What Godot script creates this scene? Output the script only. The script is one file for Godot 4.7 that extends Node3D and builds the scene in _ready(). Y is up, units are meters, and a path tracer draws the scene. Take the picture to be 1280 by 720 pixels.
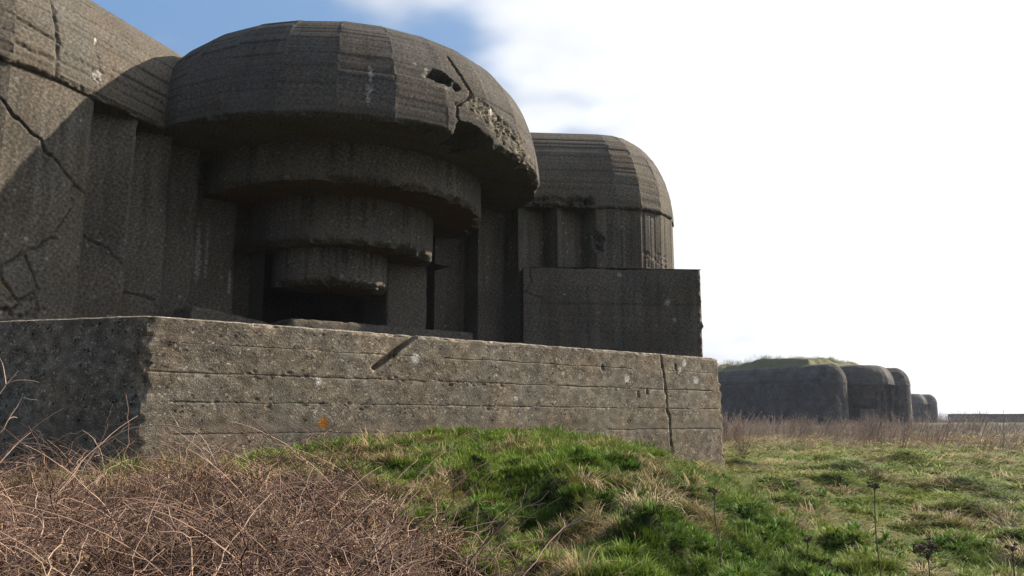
extends Node3D
# Concrete gun casemate on a grassy battery; two more casemates stand further along the field.
# World: y up, metres. The camera stands at the origin on the slope in front of the parapet.

const EYE := 1.65
const SPRING := 9.09          # underside of the roof hood
const RISE := 3.6             # height of the rounded roof edge
const SETBACK := 2.6
const HOOD_R := 6.3
const SUN_AZ := 64.3          # degrees to the right of the view direction
const SUN_EL := 31.0
const PARAPET_TOP := 3.32
const PIVOT := Vector2(-5.4, -25.0)      # middle of the embrasure in plan (x, z)
const FACING := 38.4                     # casemate's turn about y, degrees
const WALL_A := Vector2(-5.96, -13.0)    # parapet corner (x, z)
const WALL_DIR := Vector2(0.784, -0.6205)

var concrete: StandardMaterial3D
var gravelly: StandardMaterial3D
var far_concrete: StandardMaterial3D
var n_low := FastNoiseLite.new()
var n_mid := FastNoiseLite.new()
var n_hi := FastNoiseLite.new()
var n_patch := FastNoiseLite.new()
var n_lump := FastNoiseLite.new()
var taken := {}
var depth_z := -20.0          # rear of the casemate being built


func _ready() -> void:
	set_view()
	set_noise()
	make_materials()
	make_ground()
	make_parapet()
	make_near_casemate()
	make_far_casemates()
	make_grass()
	make_brambles()
	make_plants()


# ---------------------------------------------------------------- view, sky, sun
func set_view() -> void:
	var cam := Camera3D.new()
	cam.name = "camera"
	cam.fov = 39.6
	cam.near = 0.1
	cam.far = 6000.0
	cam.position = Vector3(0, EYE, 0)
	cam.rotation_degrees = Vector3(9.37, 0, 0)
	add_child(cam)
	cam.current = true
	var sun := DirectionalLight3D.new()
	sun.name = "sun"
	sun.light_energy = 1.6
	sun.light_color = Color(1.0, 0.94, 0.85)
	sun.light_angular_distance = 0.6
	sun.shadow_enabled = true
	add_child(sun)
	sun.look_at_from_position(Vector3.ZERO, -sun_dir(), Vector3.UP)
	var env := Environment.new()
	env.background_mode = Environment.BG_SKY
	env.tonemap_mode = Environment.TONE_MAPPER_LINEAR
	env.tonemap_exposure = 2.3
	env.sdfgi_enabled = true
	env.ssao_enabled = true
	env.ssil_enabled = true
	env.fog_enabled = true
	env.fog_density = 0.00022
	env.fog_light_color = Color(0.86, 0.9, 0.97)
	var sky := Sky.new()
	var pano := PanoramaSkyMaterial.new()
	pano.panorama = ImageTexture.create_from_image(sky_image())
	sky.sky_material = pano
	env.sky = sky
	var we := WorldEnvironment.new()
	we.name = "world_environment"
	we.environment = env
	add_child(we)


func sun_dir() -> Vector3:
	var a := deg_to_rad(SUN_AZ)
	var e := deg_to_rad(SUN_EL)
	return Vector3(sin(a) * cos(e), sin(e), -cos(a) * cos(e))


func sky_image() -> Image:
	var w := 1400
	var h := 700
	var im := Image.create(w, h, false, Image.FORMAT_RGBF)
	var big := FastNoiseLite.new()
	big.seed = 259
	big.noise_type = FastNoiseLite.TYPE_SIMPLEX_SMOOTH
	big.fractal_octaves = 6
	big.fractal_gain = 0.52
	big.frequency = 0.62
	var fine := FastNoiseLite.new()
	fine.seed = 5
	fine.fractal_octaves = 5
	fine.frequency = 1.9
	var sd := sun_dir()
	for y in h:
		var el := (0.5 - (y + 0.5) / h) * PI
		var ce := cos(el)
		var se := sin(el)
		for x in w:
			if el < -0.03:
				im.set_pixel(x, y, Color(0.3, 0.32, 0.33))
				continue
			var az := (x + 0.5) / w * TAU
			var d := Vector3(sin(az) * ce, se, -cos(az) * ce)
			var c := clampf(d.dot(sd), -1.0, 1.0)
			var ang := rad_to_deg(acos(c))
			var up := maxf(se, 0.0)
			# clear air: deep blue overhead, pale towards the horizon
			var hor := pow(1.0 - up, 5.0)
			var col := Color(0.07, 0.142, 0.262).lerp(Color(0.15, 0.19, 0.24), hor)
			# brightening of the air round the sun
			var glow := exp(-ang / 26.0) * 2.6 + exp(-ang / 9.0) * 3.0
			col += Color(1.0, 0.97, 0.93) * glow * 0.17
			# cloud sheet, seen in perspective
			var k := 1.0 / (up + 0.16)
			var p := Vector3(d.x * k, d.z * k, 0.0)
			var nn := big.get_noise_3d(p.x, p.y, 3.1) * 0.5 + 0.5
			nn += fine.get_noise_3d(p.x * 1.2, p.y * 2.0, 7.7) * 0.10
			var front := smoothstep(-0.36, 0.5, p.x) * 0.42      # a sheet of cloud lies to the right
			var cover := smoothstep(0.56, 0.74, nn + front + 0.05 * hor)
			var lum := 0.075 + 1.6 * exp(-ang / 40.0)
			var body := 0.98 + 0.18 * fine.get_noise_3d(p.x * 1.9, p.y * 2.6, 2.0) + 0.16 * big.get_noise_3d(p.x * 1.7 + 9.0, p.y * 1.7, 1.0)
			var cc := Color(0.97, 0.985, 1.02) * lum * body
			col = col.lerp(cc, cover * 0.88)
			im.set_pixel(x, y, Color(minf(col.r, 4.0), minf(col.g, 4.0), minf(col.b, 4.0)))
	return im


# ---------------------------------------------------------------- noise, names
func set_noise() -> void:
	for a in [[n_low, 1, 0.45, 3], [n_mid, 2, 2.2, 3], [n_hi, 3, 9.0, 2], [n_patch, 4, 0.42, 4], [n_lump, 6, 0.9, 3]]:
		var n: FastNoiseLite = a[0]
		n.seed = a[1]
		n.noise_type = FastNoiseLite.TYPE_SIMPLEX_SMOOTH
		n.frequency = a[2]
		n.fractal_octaves = a[3]


func hash1(a: float, b: float) -> float:
	return fposmod(sin(a * 127.1 + b * 311.7) * 43758.5453, 1.0)


func numbered(called: String) -> String:
	if not taken.has(called):
		taken[called] = 0
		return called
	taken[called] += 1
	return "%s_%03d" % [called, taken[called]]


func thing(called: String, label: String, category: String, at := Vector3.ZERO, turn := 0.0, group := "") -> Node3D:
	var o := Node3D.new()
	o.name = numbered(called)
	add_child(o)
	o.position = at
	o.rotation.y = turn
	tag(o, label, category, group)
	return o


func tag(o: Node, label: String, category: String, group := "", kind := "") -> void:
	if label:
		o.set_meta("label", label)
	if category:
		o.set_meta("category", category)
	if group:
		o.set_meta("group", group)
	if kind:
		o.set_meta("kind", kind)


func part(called: String, mesh: Mesh, mat: Material, parent: Node) -> MeshInstance3D:
	var o := MeshInstance3D.new()
	o.name = called
	o.mesh = mesh
	o.material_override = mat
	parent.add_child(o, true)
	return o


# ---------------------------------------------------------------- materials
func make_materials() -> void:
	var size := 1024
	var cell := FastNoiseLite.new()
	cell.seed = 21
	cell.noise_type = FastNoiseLite.TYPE_CELLULAR
	cell.cellular_return_type = FastNoiseLite.RETURN_CELL_VALUE
	cell.fractal_type = FastNoiseLite.FRACTAL_NONE
	cell.frequency = 0.15
	var edge: FastNoiseLite = cell.duplicate()
	edge.cellular_return_type = FastNoiseLite.RETURN_DISTANCE2_SUB
	var cell2: FastNoiseLite = cell.duplicate()
	cell2.seed = 22
	cell2.frequency = 0.07
	var edge2: FastNoiseLite = cell2.duplicate()
	edge2.cellular_return_type = FastNoiseLite.RETURN_DISTANCE2_SUB
	var grain := FastNoiseLite.new()
	grain.seed = 23
	grain.frequency = 0.22
	grain.fractal_octaves = 2
	var cloud := FastNoiseLite.new()
	cloud.seed = 24
	cloud.frequency = 0.012
	cloud.fractal_octaves = 5
	var bytes := []
	for n in [cell, edge, cell2, edge2, grain, cloud]:
		var nim: Image = n.get_seamless_image(size, size, false, false, 0.1, true)
		nim.convert(Image.FORMAT_L8)
		bytes.append(nim.get_data())
	var b0: PackedByteArray = bytes[0]
	var b1: PackedByteArray = bytes[1]
	var b2: PackedByteArray = bytes[2]
	var b3: PackedByteArray = bytes[3]
	var b4: PackedByteArray = bytes[4]
	var b5: PackedByteArray = bytes[5]
	var colour := PackedByteArray()
	colour.resize(size * size * 3)
	var coarse := PackedByteArray()
	coarse.resize(size * size * 3)
	var height := PackedByteArray()
	height.resize(size * size)
	for i in size * size:
		var cv := b0[i]
		var v := 168.0 + (b5[i] - 128) * 0.42 + (b4[i] - 128) * 0.3
		var hh := 120.0 + (b4[i] - 128) * 0.4 + (b5[i] - 128) * 0.2
		var r := v
		var g := v
		var b := v
		if cv > 120:                        # small stones in the surface
			var m := clampf((b1[i] - 18) / 60.0, 0.0, 1.0)
			var t := (cv * 7) % 100 / 100.0
			var s := (t - 0.45) * 88.0
			r += s * m * 1.05
			g += s * m
			b += s * m * (0.75 + 0.3 * t)
			hh += 70.0 * m
		var cv2 := b2[i]
		if cv2 > 205:                       # scattered larger stones and pits
			var m2 := clampf((b3[i] - 40) / 50.0, 0.0, 1.0)
			var t2 := (cv2 * 13) % 100 / 100.0
			var s2 := 58.0 if t2 > 0.66 else (-60.0 if t2 < 0.22 else 6.0)
			r += s2 * m2
			g += s2 * m2 * 0.97
			b += s2 * m2 * 0.92
			hh += s2 * m2 * 0.8
		colour[i * 3] = clampi(int(r), 0, 255)
		colour[i * 3 + 1] = clampi(int(g), 0, 255)
		colour[i * 3 + 2] = clampi(int(b), 0, 255)
		coarse[i * 3] = clampi(int(v + (r - v) * 1.7), 0, 255)
		coarse[i * 3 + 1] = clampi(int(v + (g - v) * 1.7), 0, 255)
		coarse[i * 3 + 2] = clampi(int(v + (b - v) * 1.7), 0, 255)
		height[i] = clampi(int(hh), 0, 255)
	var tex := ImageTexture.create_from_image(Image.create_from_data(size, size, false, Image.FORMAT_RGB8, colour))
	var htex := ImageTexture.create_from_image(Image.create_from_data(size, size, false, Image.FORMAT_L8, height))
	concrete = StandardMaterial3D.new()
	concrete.resource_name = "weathered_concrete"
	concrete.albedo_texture = tex
	concrete.vertex_color_use_as_albedo = true
	concrete.uv1_triplanar = true
	concrete.uv1_scale = Vector3.ONE * 0.8
	concrete.uv1_triplanar_sharpness = 6.0
	concrete.roughness = 0.95
	concrete.metallic_specular = 0.25
	concrete.heightmap_enabled = true
	concrete.heightmap_texture = htex
	concrete.heightmap_scale = 0.45
	gravelly = concrete.duplicate()
	gravelly.resource_name = "gravelly_concrete"
	gravelly.uv1_scale = Vector3.ONE * 0.30
	gravelly.albedo_texture = ImageTexture.create_from_image(Image.create_from_data(size, size, false, Image.FORMAT_RGB8, coarse))
	gravelly.heightmap_scale = 1.3
	far_concrete = StandardMaterial3D.new()
	far_concrete.resource_name = "distant_concrete"
	far_concrete.albedo_texture = tex
	far_concrete.vertex_color_use_as_albedo = true
	far_concrete.uv1_triplanar = true
	far_concrete.uv1_scale = Vector3.ONE * 0.13
	far_concrete.roughness = 0.95
	far_concrete.metallic_specular = 0.25


func plain_material(called: String, rough := 0.9, back := 0.0) -> StandardMaterial3D:
	var m := StandardMaterial3D.new()
	m.resource_name = called
	m.vertex_color_use_as_albedo = true
	m.roughness = rough
	m.metallic_specular = 0.3
	m.cull_mode = BaseMaterial3D.CULL_DISABLED
	if back > 0.0:
		m.backlight_enabled = true
		m.backlight = Color(back, back, back).linear_to_srgb()
	return m


# ---------------------------------------------------------------- displaced concrete shells
# A shell follows a plan outline (local x, z) and a vertical profile (inset, height). d holds the relief in
# metres along the outward normal, c the base colour; cracks, pits and stains are stamped at (u, v).
class Shell:
	var path := PackedVector2Array()
	var normals := PackedVector2Array()
	var profile := PackedVector2Array()
	var vs := PackedFloat32Array()
	var us := PackedFloat32Array()
	var seg := PackedInt32Array()
	var fr := PackedFloat32Array()
	var starts := PackedFloat32Array()
	var d := PackedFloat32Array()
	var c := PackedColorArray()
	var pts := PackedVector3Array()
	var nu := 0
	var nv := 0


func shell(path: Array, side: float, profile: PackedVector2Array, cells: Array) -> Shell:
	var s := Shell.new()
	s.path = PackedVector2Array(path)
	var count := path.size()
	var seg_n := PackedVector2Array()
	for i in count - 1:
		var dd: Vector2 = (s.path[i + 1] - s.path[i]).normalized()
		seg_n.append(Vector2(dd.y, -dd.x) * side)
	for i in count:
		var a := seg_n[maxi(i - 1, 0)]
		var b := seg_n[mini(i, count - 2)]
		s.normals.append((a + b) / maxf(1.0 + a.dot(b), 0.25))
	s.profile = profile
	var v := 0.0
	for j in profile.size():
		if j:
			v += profile[j].distance_to(profile[j - 1])
		s.vs.append(v)
	var u := 0.0
	for i in count - 1:
		var long := s.path[i].distance_to(s.path[i + 1])
		var n := maxi(1, int(ceil(long / float(cells[mini(i, cells.size() - 1)]))))
		s.starts.append(u)
		for k in n + 1:
			s.us.append(u + long * k / n)
			s.seg.append(i)
			s.fr.append(float(k) / n)
		u += long
	s.starts.append(u)
	s.nu = s.us.size()
	s.nv = profile.size()
	s.d.resize(s.nu * s.nv)
	s.c.resize(s.nu * s.nv)
	return s


func ellipse_profile(y0: float, step: float) -> PackedVector2Array:
	var p := PackedVector2Array()
	var n := int(5.0 / step)
	for j in n + 1:
		var t := PI / 2 * j / n
		p.append(Vector2(SETBACK * (1.0 - cos(t)), y0 + RISE * sin(t)))
	return p


func upright_profile(y0: float, y1: float, step: float, inset := 0.0) -> PackedVector2Array:
	var p := PackedVector2Array()
	var n := maxi(1, int(ceil((y1 - y0) / step)))
	for j in n + 1:
		p.append(Vector2(inset, lerpf(y0, y1, float(j) / n)))
	return p


func base_relief(s: Shell, tint: Color, vary := 0.16, boards := 0.0, upright := false, board_depth := 0.012) -> void:
	for i in s.nu:
		var k := s.seg[i]
		var base := s.path[k].lerp(s.path[k + 1], s.fr[i])
		var to_edge := minf(s.fr[i], 1.0 - s.fr[i]) * s.path[k].distance_to(s.path[k + 1])
		var inside := smoothstep(0.0, 0.05, to_edge)
		for j in s.nv:
			var at := i * s.nv + j
			var y := s.profile[j].y
			var low := n_low.get_noise_3d(base.x, y, base.y)
			var mid := n_mid.get_noise_3d(base.x, y, base.y)
			var hi := n_hi.get_noise_3d(base.x, y, base.y)
			var dd := low * 0.008 + mid * 0.0025 + hi * 0.0012
			var tone := 1.0 + low * vary * 2.4 + mid * vary * 0.8 + hi * vary * 0.15
			if boards > 0.0:
				var q := (s.us[i] if upright else s.vs[j]) / boards
				q += 0.16 * sin(q * 1.7 + k * 2.1)
				var bi := floorf(q)
				var f := q - bi
				var step := hash1(bi, k * 1.7 + 0.3)
				dd += ((step - 0.5) * board_depth * 1.6 + (f - 0.5) * (hash1(bi, k + 9.0) - 0.5) * board_depth) * inside
				var joint := minf(f, 1.0 - f) * boards
				if joint < 0.022:
					dd -= board_depth * (1.0 - joint / 0.022) * (0.5 + hash1(bi + 3.0, k)) * inside
				tone *= (0.93 + 0.14 * hash1(bi, k * 3.3 + 5.0)) * (0.93 + 0.14 * hash1(k, 12.0))
				var along := s.vs[j] if upright else s.us[i]
				tone *= 1.0 + 0.10 * n_mid.get_noise_2d(along * 0.35, bi * 7.0 + k * 3.0)
			s.d[at] = dd
			var warm := n_low.get_noise_3d(base.x * 1.7 + 31.0, y * 1.7, base.y * 1.7) * 0.10
			s.c[at] = Color(tint.r * tone * (1.0 + warm), tint.g * tone, tint.b * tone * (1.0 - warm))


func crack(s: Shell, line: Array, width: float, depth: float, rng_seed := 1, jag := 0.05) -> void:
	var rng := RandomNumberGenerator.new()
	rng.seed = rng_seed
	var p := PackedVector2Array()
	for i in line.size() - 1:
		var a: Vector2 = line[i]
		var b: Vector2 = line[i + 1]
		var n := maxi(1, int(a.distance_to(b) / 0.14))
		for k in n:
			p.append(a.lerp(b, float(k) / n) + (Vector2(rng.randf_range(-jag, jag), rng.randf_range(-jag, jag)) if k or i else Vector2.ZERO))
	p.append(line[line.size() - 1])
	for q in p.size() - 1:
		var a := p[q]
		var b := p[q + 1]
		var w := width * (rng.randf_range(0.45, 1.3) if jag > 0.0 else 1.0)
		var lo := Vector2(minf(a.x, b.x) - w, minf(a.y, b.y) - w)
		var hi := Vector2(maxf(a.x, b.x) + w, maxf(a.y, b.y) + w)
		for i in s.nu:
			if s.us[i] < lo.x or s.us[i] > hi.x:
				continue
			for j in s.nv:
				if s.vs[j] < lo.y or s.vs[j] > hi.y:
					continue
				var here := Vector2(s.us[i], s.vs[j])
				var dist := here.distance_to(Geometry2D.get_closest_point_to_segment(here, a, b))
				var f := 1.0 - smoothstep(0.35 * w, w, dist)
				if f > 0.0:
					var at := i * s.nv + j
					s.d[at] = minf(s.d[at], -depth * f)


func pit(s: Shell, at: Vector2, r: Vector2, depth: float, rough := 0.4, soft := 0.35, turn := 0.0) -> void:
	for i in s.nu:
		if absf(s.us[i] - at.x) > maxf(r.x, r.y) * 1.6:
			continue
		for j in s.nv:
			var o := (Vector2(s.us[i], s.vs[j]) - at).rotated(-turn)
			if absf(o.y) > maxf(r.x, r.y) * 1.6:
				continue
			var q := (o / r).length() * (1.0 + rough * n_mid.get_noise_2d(s.us[i] * 1.6 + at.x, s.vs[j] * 1.6))
			var f := 1.0 - smoothstep(1.0 - soft, 1.0 + soft * 0.4, q)
			if f > 0.0:
				var k := i * s.nv + j
				var bumps := 1.0 + rough * 0.9 * n_hi.get_noise_2d(s.us[i], s.vs[j]) + rough * n_mid.get_noise_2d(s.us[i] * 2.0, s.vs[j] * 2.0)
				s.d[k] -= depth * f * bumps


# rain and lime runs down a face
func runs(s: Shell, count: int, u_lo: float, u_hi: float, v_top: float, rng_seed: int, dark: Color, light: Color) -> void:
	var rng := RandomNumberGenerator.new()
	rng.seed = rng_seed
	for q in count:
		var long := rng.randf_range(0.4, 2.4)
		var c := dark if rng.randf() < 0.68 else light
		stain(s, Vector2(rng.randf_range(u_lo, u_hi), v_top - long * 0.8 - rng.randf() * 0.8), Vector2(rng.randf_range(0.03, 0.16), long), c, rng.randf_range(0.15, 0.5), 0.9)


# face broken away along a line: ragged outline, rough bed
func spall(s: Shell, a: Vector2, b: Vector2, w: float, depth: float) -> void:
	for i in s.nu:
		if s.us[i] < minf(a.x, b.x) - w * 2.0 or s.us[i] > maxf(a.x, b.x) + w * 2.0:
			continue
		for j in s.nv:
			var here := Vector2(s.us[i], s.vs[j])
			if here.y < minf(a.y, b.y) - w * 2.0 or here.y > maxf(a.y, b.y) + w * 2.0:
				continue
			var q := here.distance_to(Geometry2D.get_closest_point_to_segment(here, a, b)) / w
			q += 0.55 * n_mid.get_noise_2d(here.x * 0.8, here.y * 0.8) + 0.25 * n_hi.get_noise_2d(here.x * 0.7, here.y * 0.7)
			var f := 1.0 - smoothstep(0.78, 0.96, q)
			if f > 0.0:
				var k := i * s.nv + j
				var bed := 0.75 + 1.1 * n_mid.get_noise_2d(here.x * 1.5 + 3.0, here.y * 1.5) + 0.8 * n_hi.get_noise_2d(here.x * 1.1, here.y * 1.1) + 0.5 * n_hi.get_noise_2d(here.x * 2.7, here.y * 2.7)
				s.d[k] -= depth * f * maxf(bed, 0.05)
				var t := 1.12 + 0.5 * n_hi.get_noise_2d(here.x * 2.0 + 7.0, here.y * 2.0)
				s.c[k] = s.c[k].lerp(Color(0.19 * t, 0.17 * t, 0.135 * t), f * 0.7)


func stain(s: Shell, at: Vector2, r: Vector2, colour: Color, strength := 0.8, rough := 0.5) -> void:
	for i in s.nu:
		if absf(s.us[i] - at.x) > r.x * 1.7:
			continue
		for j in s.nv:
			if absf(s.vs[j] - at.y) > r.y * 1.7:
				continue
			var o := (Vector2(s.us[i], s.vs[j]) - at) / r
			var q := o.length() + rough * n_hi.get_noise_2d(s.us[i] * 1.3 + 5.0, s.vs[j] * 1.3 + at.x)
			var f := (1.0 - smoothstep(0.7, 1.0, q)) * strength
			if f > 0.0:
				var k := i * s.nv + j
				s.c[k] = s.c[k].lerp(colour, f)


func place(s: Shell) -> void:
	s.pts.resize(s.nu * s.nv)
	for i in s.nu:
		var k := s.seg[i]
		var f := s.fr[i]
		var m := s.normals[k].lerp(s.normals[k + 1], f)
		var base := s.path[k].lerp(s.path[k + 1], f)
		var flat := m.normalized()
		for j in s.nv:
			var pr := s.profile[j]
			var t: Vector2 = s.profile[mini(j + 1, s.nv - 1)] - s.profile[maxi(j - 1, 0)]
			t = t.normalized()
			var at := i * s.nv + j
			var o := base - m * pr.x
			var dd := s.d[at]
			s.pts[at] = Vector3(o.x + flat.x * t.y * dd, pr.y + t.x * dd, o.y + flat.y * t.y * dd)


# columns [c0, c1], rows [r0, r1] of a placed shell as one mesh
func cut(s: Shell, c0: int, c1: int, r0: int, r1: int) -> ArrayMesh:
	var w := c1 - c0 + 1
	var h := r1 - r0 + 1
	var p := PackedVector3Array()
	var c := PackedColorArray()
	p.resize(w * h)
	c.resize(w * h)
	var k := s.seg[(c0 + c1) / 2]
	var m := s.normals[k].lerp(s.normals[k + 1], 0.5)
	for i in w:
		for j in h:
			p[i * h + j] = s.pts[(c0 + i) * s.nv + r0 + j]
			c[i * h + j] = s.c[(c0 + i) * s.nv + r0 + j]
	var q: Vector2 = s.profile[r1] - s.profile[r0]
	return grid_mesh(p, c, w, h, Vector3(m.x, 0, m.y) * maxf(q.normalized().y, 0.1) + Vector3.UP * q.normalized().x)


func grid_mesh(p: PackedVector3Array, c: PackedColorArray, w: int, h: int, out: Vector3) -> ArrayMesh:
	var nrm := PackedVector3Array()
	nrm.resize(w * h)
	var sum := Vector3.ZERO
	for i in w:
		for j in h:
			var du := p[mini(i + 1, w - 1) * h + j] - p[maxi(i - 1, 0) * h + j]
			var dv := p[i * h + mini(j + 1, h - 1)] - p[i * h + maxi(j - 1, 0)]
			var n := du.cross(dv).normalized()
			nrm[i * h + j] = n
			sum += n
	var flip := sum.dot(out) < 0.0
	if flip:
		for i in w * h:
			nrm[i] = -nrm[i]
	var ix := PackedInt32Array()
	ix.resize((w - 1) * (h - 1) * 6)
	var at := 0
	for i in w - 1:
		for j in h - 1:
			var a := i * h + j
			var quad := [a, a + h, a + h + 1, a + 1]
			if not flip:
				quad = [a, a + 1, a + h + 1, a + h]
			ix[at] = quad[0]
			ix[at + 1] = quad[1]
			ix[at + 2] = quad[2]
			ix[at + 3] = quad[0]
			ix[at + 4] = quad[2]
			ix[at + 5] = quad[3]
			at += 6
	return raw_mesh(p, nrm, c, ix)


func raw_mesh(p: PackedVector3Array, n: PackedVector3Array, c: PackedColorArray, ix: PackedInt32Array) -> ArrayMesh:
	var arrays := []
	arrays.resize(Mesh.ARRAY_MAX)
	arrays[Mesh.ARRAY_VERTEX] = p
	arrays[Mesh.ARRAY_NORMAL] = n
	arrays[Mesh.ARRAY_COLOR] = c
	arrays[Mesh.ARRAY_INDEX] = ix
	var me := ArrayMesh.new()
	me.add_surface_from_arrays(Mesh.PRIMITIVE_TRIANGLES, arrays)
	return me


func panels(s: Shell, called: String, mat: Material, parent: Node) -> void:
	place(s)
	var c0 := 0
	for i in s.nu:
		if i == s.nu - 1 or s.seg[i + 1] != s.seg[i]:
			part(called, cut(s, c0, i, 0, s.nv - 1), mat, parent)
			c0 = i + 1


# flat polygon in plan at height y
func slab(points: PackedVector2Array, y: float, colour: Color, up: bool) -> ArrayMesh:
	var tri := Geometry2D.triangulate_polygon(points)
	var p := PackedVector3Array()
	var n := PackedVector3Array()
	var c := PackedColorArray()
	for q in points:
		p.append(Vector3(q.x, y, q.y))
		n.append(Vector3.UP if up else Vector3.DOWN)
		c.append(colour)
	var ix := PackedInt32Array()
	for t in tri.size() / 3:
		var a := tri[t * 3]
		var b := tri[t * 3 + 1]
		var d := tri[t * 3 + 2]
		var g := (p[b] - p[a]).cross(p[d] - p[a]).y
		# front faces run clockwise
		if (g > 0.0) == up:
			ix.append_array([a, d, b])
		else:
			ix.append_array([a, b, d])
	return raw_mesh(p, n, c, ix)


# ring of soffit between the lowest row of a shell and a circle of radius r
func soffit(s: Shell, r: float, colour: Color, patchy: Color, rows := 10) -> ArrayMesh:
	var p := PackedVector3Array()
	var c := PackedColorArray()
	for i in s.nu:
		var a := s.pts[i * s.nv]
		var dir := Vector2(a.x, a.z).normalized()
		for j in rows + 1:
			var t := float(j) / rows
			var q := Vector3(lerpf(a.x, dir.x * r, t), a.y, lerpf(a.z, dir.y * r, t))
			q.y += n_mid.get_noise_3d(q.x, 5.0, q.z) * 0.02 * minf(t * 5.0, 1.0)
			p.append(q)
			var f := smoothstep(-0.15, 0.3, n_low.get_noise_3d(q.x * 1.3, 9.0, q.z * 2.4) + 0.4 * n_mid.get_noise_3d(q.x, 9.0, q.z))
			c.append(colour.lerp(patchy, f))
	return grid_mesh(p, c, s.nu, rows + 1, Vector3.DOWN)


# a block with worn, chamfered edges and an uneven surface
func rough_block(size: Vector3, colour: Color, step := 0.08, wear := 0.02, rng_seed := 1.0) -> ArrayMesh:
	var st := SurfaceTool.new()
	st.begin(Mesh.PRIMITIVE_TRIANGLES)
	for face in 6:
		var axis := face / 2
		var sgn := 1.0 if face % 2 == 0 else -1.0
		var n := Vector3.ZERO
		n[axis] = sgn
		var ua := (axis + 1) % 3
		var va := (axis + 2) % 3
		var nu := maxi(2, int(size[ua] / step))
		var nv := maxi(2, int(size[va] / step))
		var p := PackedVector3Array()
		var c := PackedColorArray()
		for i in nu + 1:
			for j in nv + 1:
				var q := Vector3.ZERO
				q[axis] = sgn * size[axis] * 0.5
				q[ua] = (float(i) / nu - 0.5) * size[ua]
				q[va] = (float(j) / nv - 0.5) * size[va]
				var near := 0
				var o := Vector3.ZERO
				for k in 3:
					if size[k] * 0.5 - absf(q[k]) < 0.001:
						near += 1
						o[k] = signf(q[k])
				var e := q + Vector3.ONE * rng_seed * 17.3
				var w := n_mid.get_noise_3dv(e) * wear + n_hi.get_noise_3dv(e * 1.5) * wear * 0.6
				if near > 1:
					w -= wear * (0.9 + 1.4 * absf(n_mid.get_noise_3dv(e * 1.7)))
				p.append(q + o.normalized() * w)
				var tone := 1.0 + 0.2 * n_low.get_noise_3dv(e) + 0.18 * n_mid.get_noise_3dv(e)
				c.append(Color(colour.r * tone, colour.g * tone, colour.b * tone))
		st.append_from(grid_mesh(p, c, nu + 1, nv + 1, n), 0, Transform3D())
	return st.commit()


# ---------------------------------------------------------------- ground
func wall_coords(x: float, z: float) -> Vector2:
	var r := Vector2(x, z) - WALL_A
	return Vector2(r.dot(WALL_DIR), r.x * -WALL_DIR.y + r.y * WALL_DIR.x)


func ramp(x: float, table: Array) -> float:
	if x <= table[0][0]:
		return table[0][1]
	for i in table.size() - 1:
		if x < table[i + 1][0]:
			return lerpf(table[i][1], table[i + 1][1], (x - table[i][0]) / (table[i + 1][0] - table[i][0]))
	return table[table.size() - 1][1]


const MOUND := [[0.0, -0.06], [0.7, 0.2], [1.45, 0.34], [3.0, 0.88], [4.2, 1.14]]
const LEFTWARD := [[-6.0, 0.25], [-2.0, 0.4], [0.0, 0.55], [3.1, 0.82], [4.4, 0.93], [6.0, 1.0]]
# hollows and hummocks of the bank: x, z, radius, height
const BUMPS := [[-1.05, -10.5, 0.55, -0.34], [-0.6, -10.3, 0.42, 0.30], [0.02, -9.0, 0.6, -0.4], [0.55, -8.7, 0.45, 0.28], [1.75, -9.4, 0.6, -0.14], [1.35, -8.3, 0.35, 0.16],
	[-1.9, -9.0, 0.5, 0.16], [0.5, -7.0, 0.45, -0.18], [-0.5, -7.4, 0.4, 0.16], [1.1, -6.7, 0.4, 0.15], [2.2, -7.6, 0.5, -0.16], [-1.2, -8.2, 0.4, -0.2], [0.9, -10.4, 0.5, 0.12],
	[4.6, -10.6, 0.5, 0.13], [6.6, -12.5, 0.6, 0.16], [5.2, -14.5, 0.7, 0.16], [7.6, -15.0, 0.7, 0.18], [9.4, -17.0, 0.8, 0.2], [6.3, -18.0, 0.8, 0.18], [8.0, -20.5, 0.9, 0.2], [5.9, -11.2, 0.5, -0.12], [11.5, -21.0, 0.9, 0.22], [9.9, -24.0, 0.9, 0.22], [13.0, -27.0, 1.0, 0.26], [7.0, -25.0, 0.9, 0.2], [8.2, -13.2, 0.45, 0.18], [4.7, -12.6, 0.4, 0.12]]


func smooth_ground(x: float, z: float) -> float:
	var r := sqrt(x * x + z * z)
	var sd := wall_coords(x, z)
	var base := 0.16 * smoothstep(1.0, 9.0, r) + 0.0035 * clampf(r - 9.0, 0.0, 170.0)
	var f := (15.0 - sd.x) * 0.659 - sd.y * 0.753
	if f > 0.0:
		f *= 1.0 + 0.15 * clampf(sd.y, 0.0, 9.0)
	var m := ramp(f, MOUND)
	if f > 0.0:
		m *= ramp(sd.y, [[0.0, 1.0], [6.0, 0.78], [9.0, 0.6], [11.0, 0.3], [13.0, 0.1]]) * ramp(sd.x, LEFTWARD)
	if f < 0.0 and sd.x > 0.0:      # the field lies lower than the foot of the bank
		m -= 0.5 * smoothstep(0.0, -2.6, f) * smoothstep(0.5, 7.0, sd.y)
	if r > 60.0:
		m *= 1.0 - smoothstep(60.0, 80.0, r)
	return base + m


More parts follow.
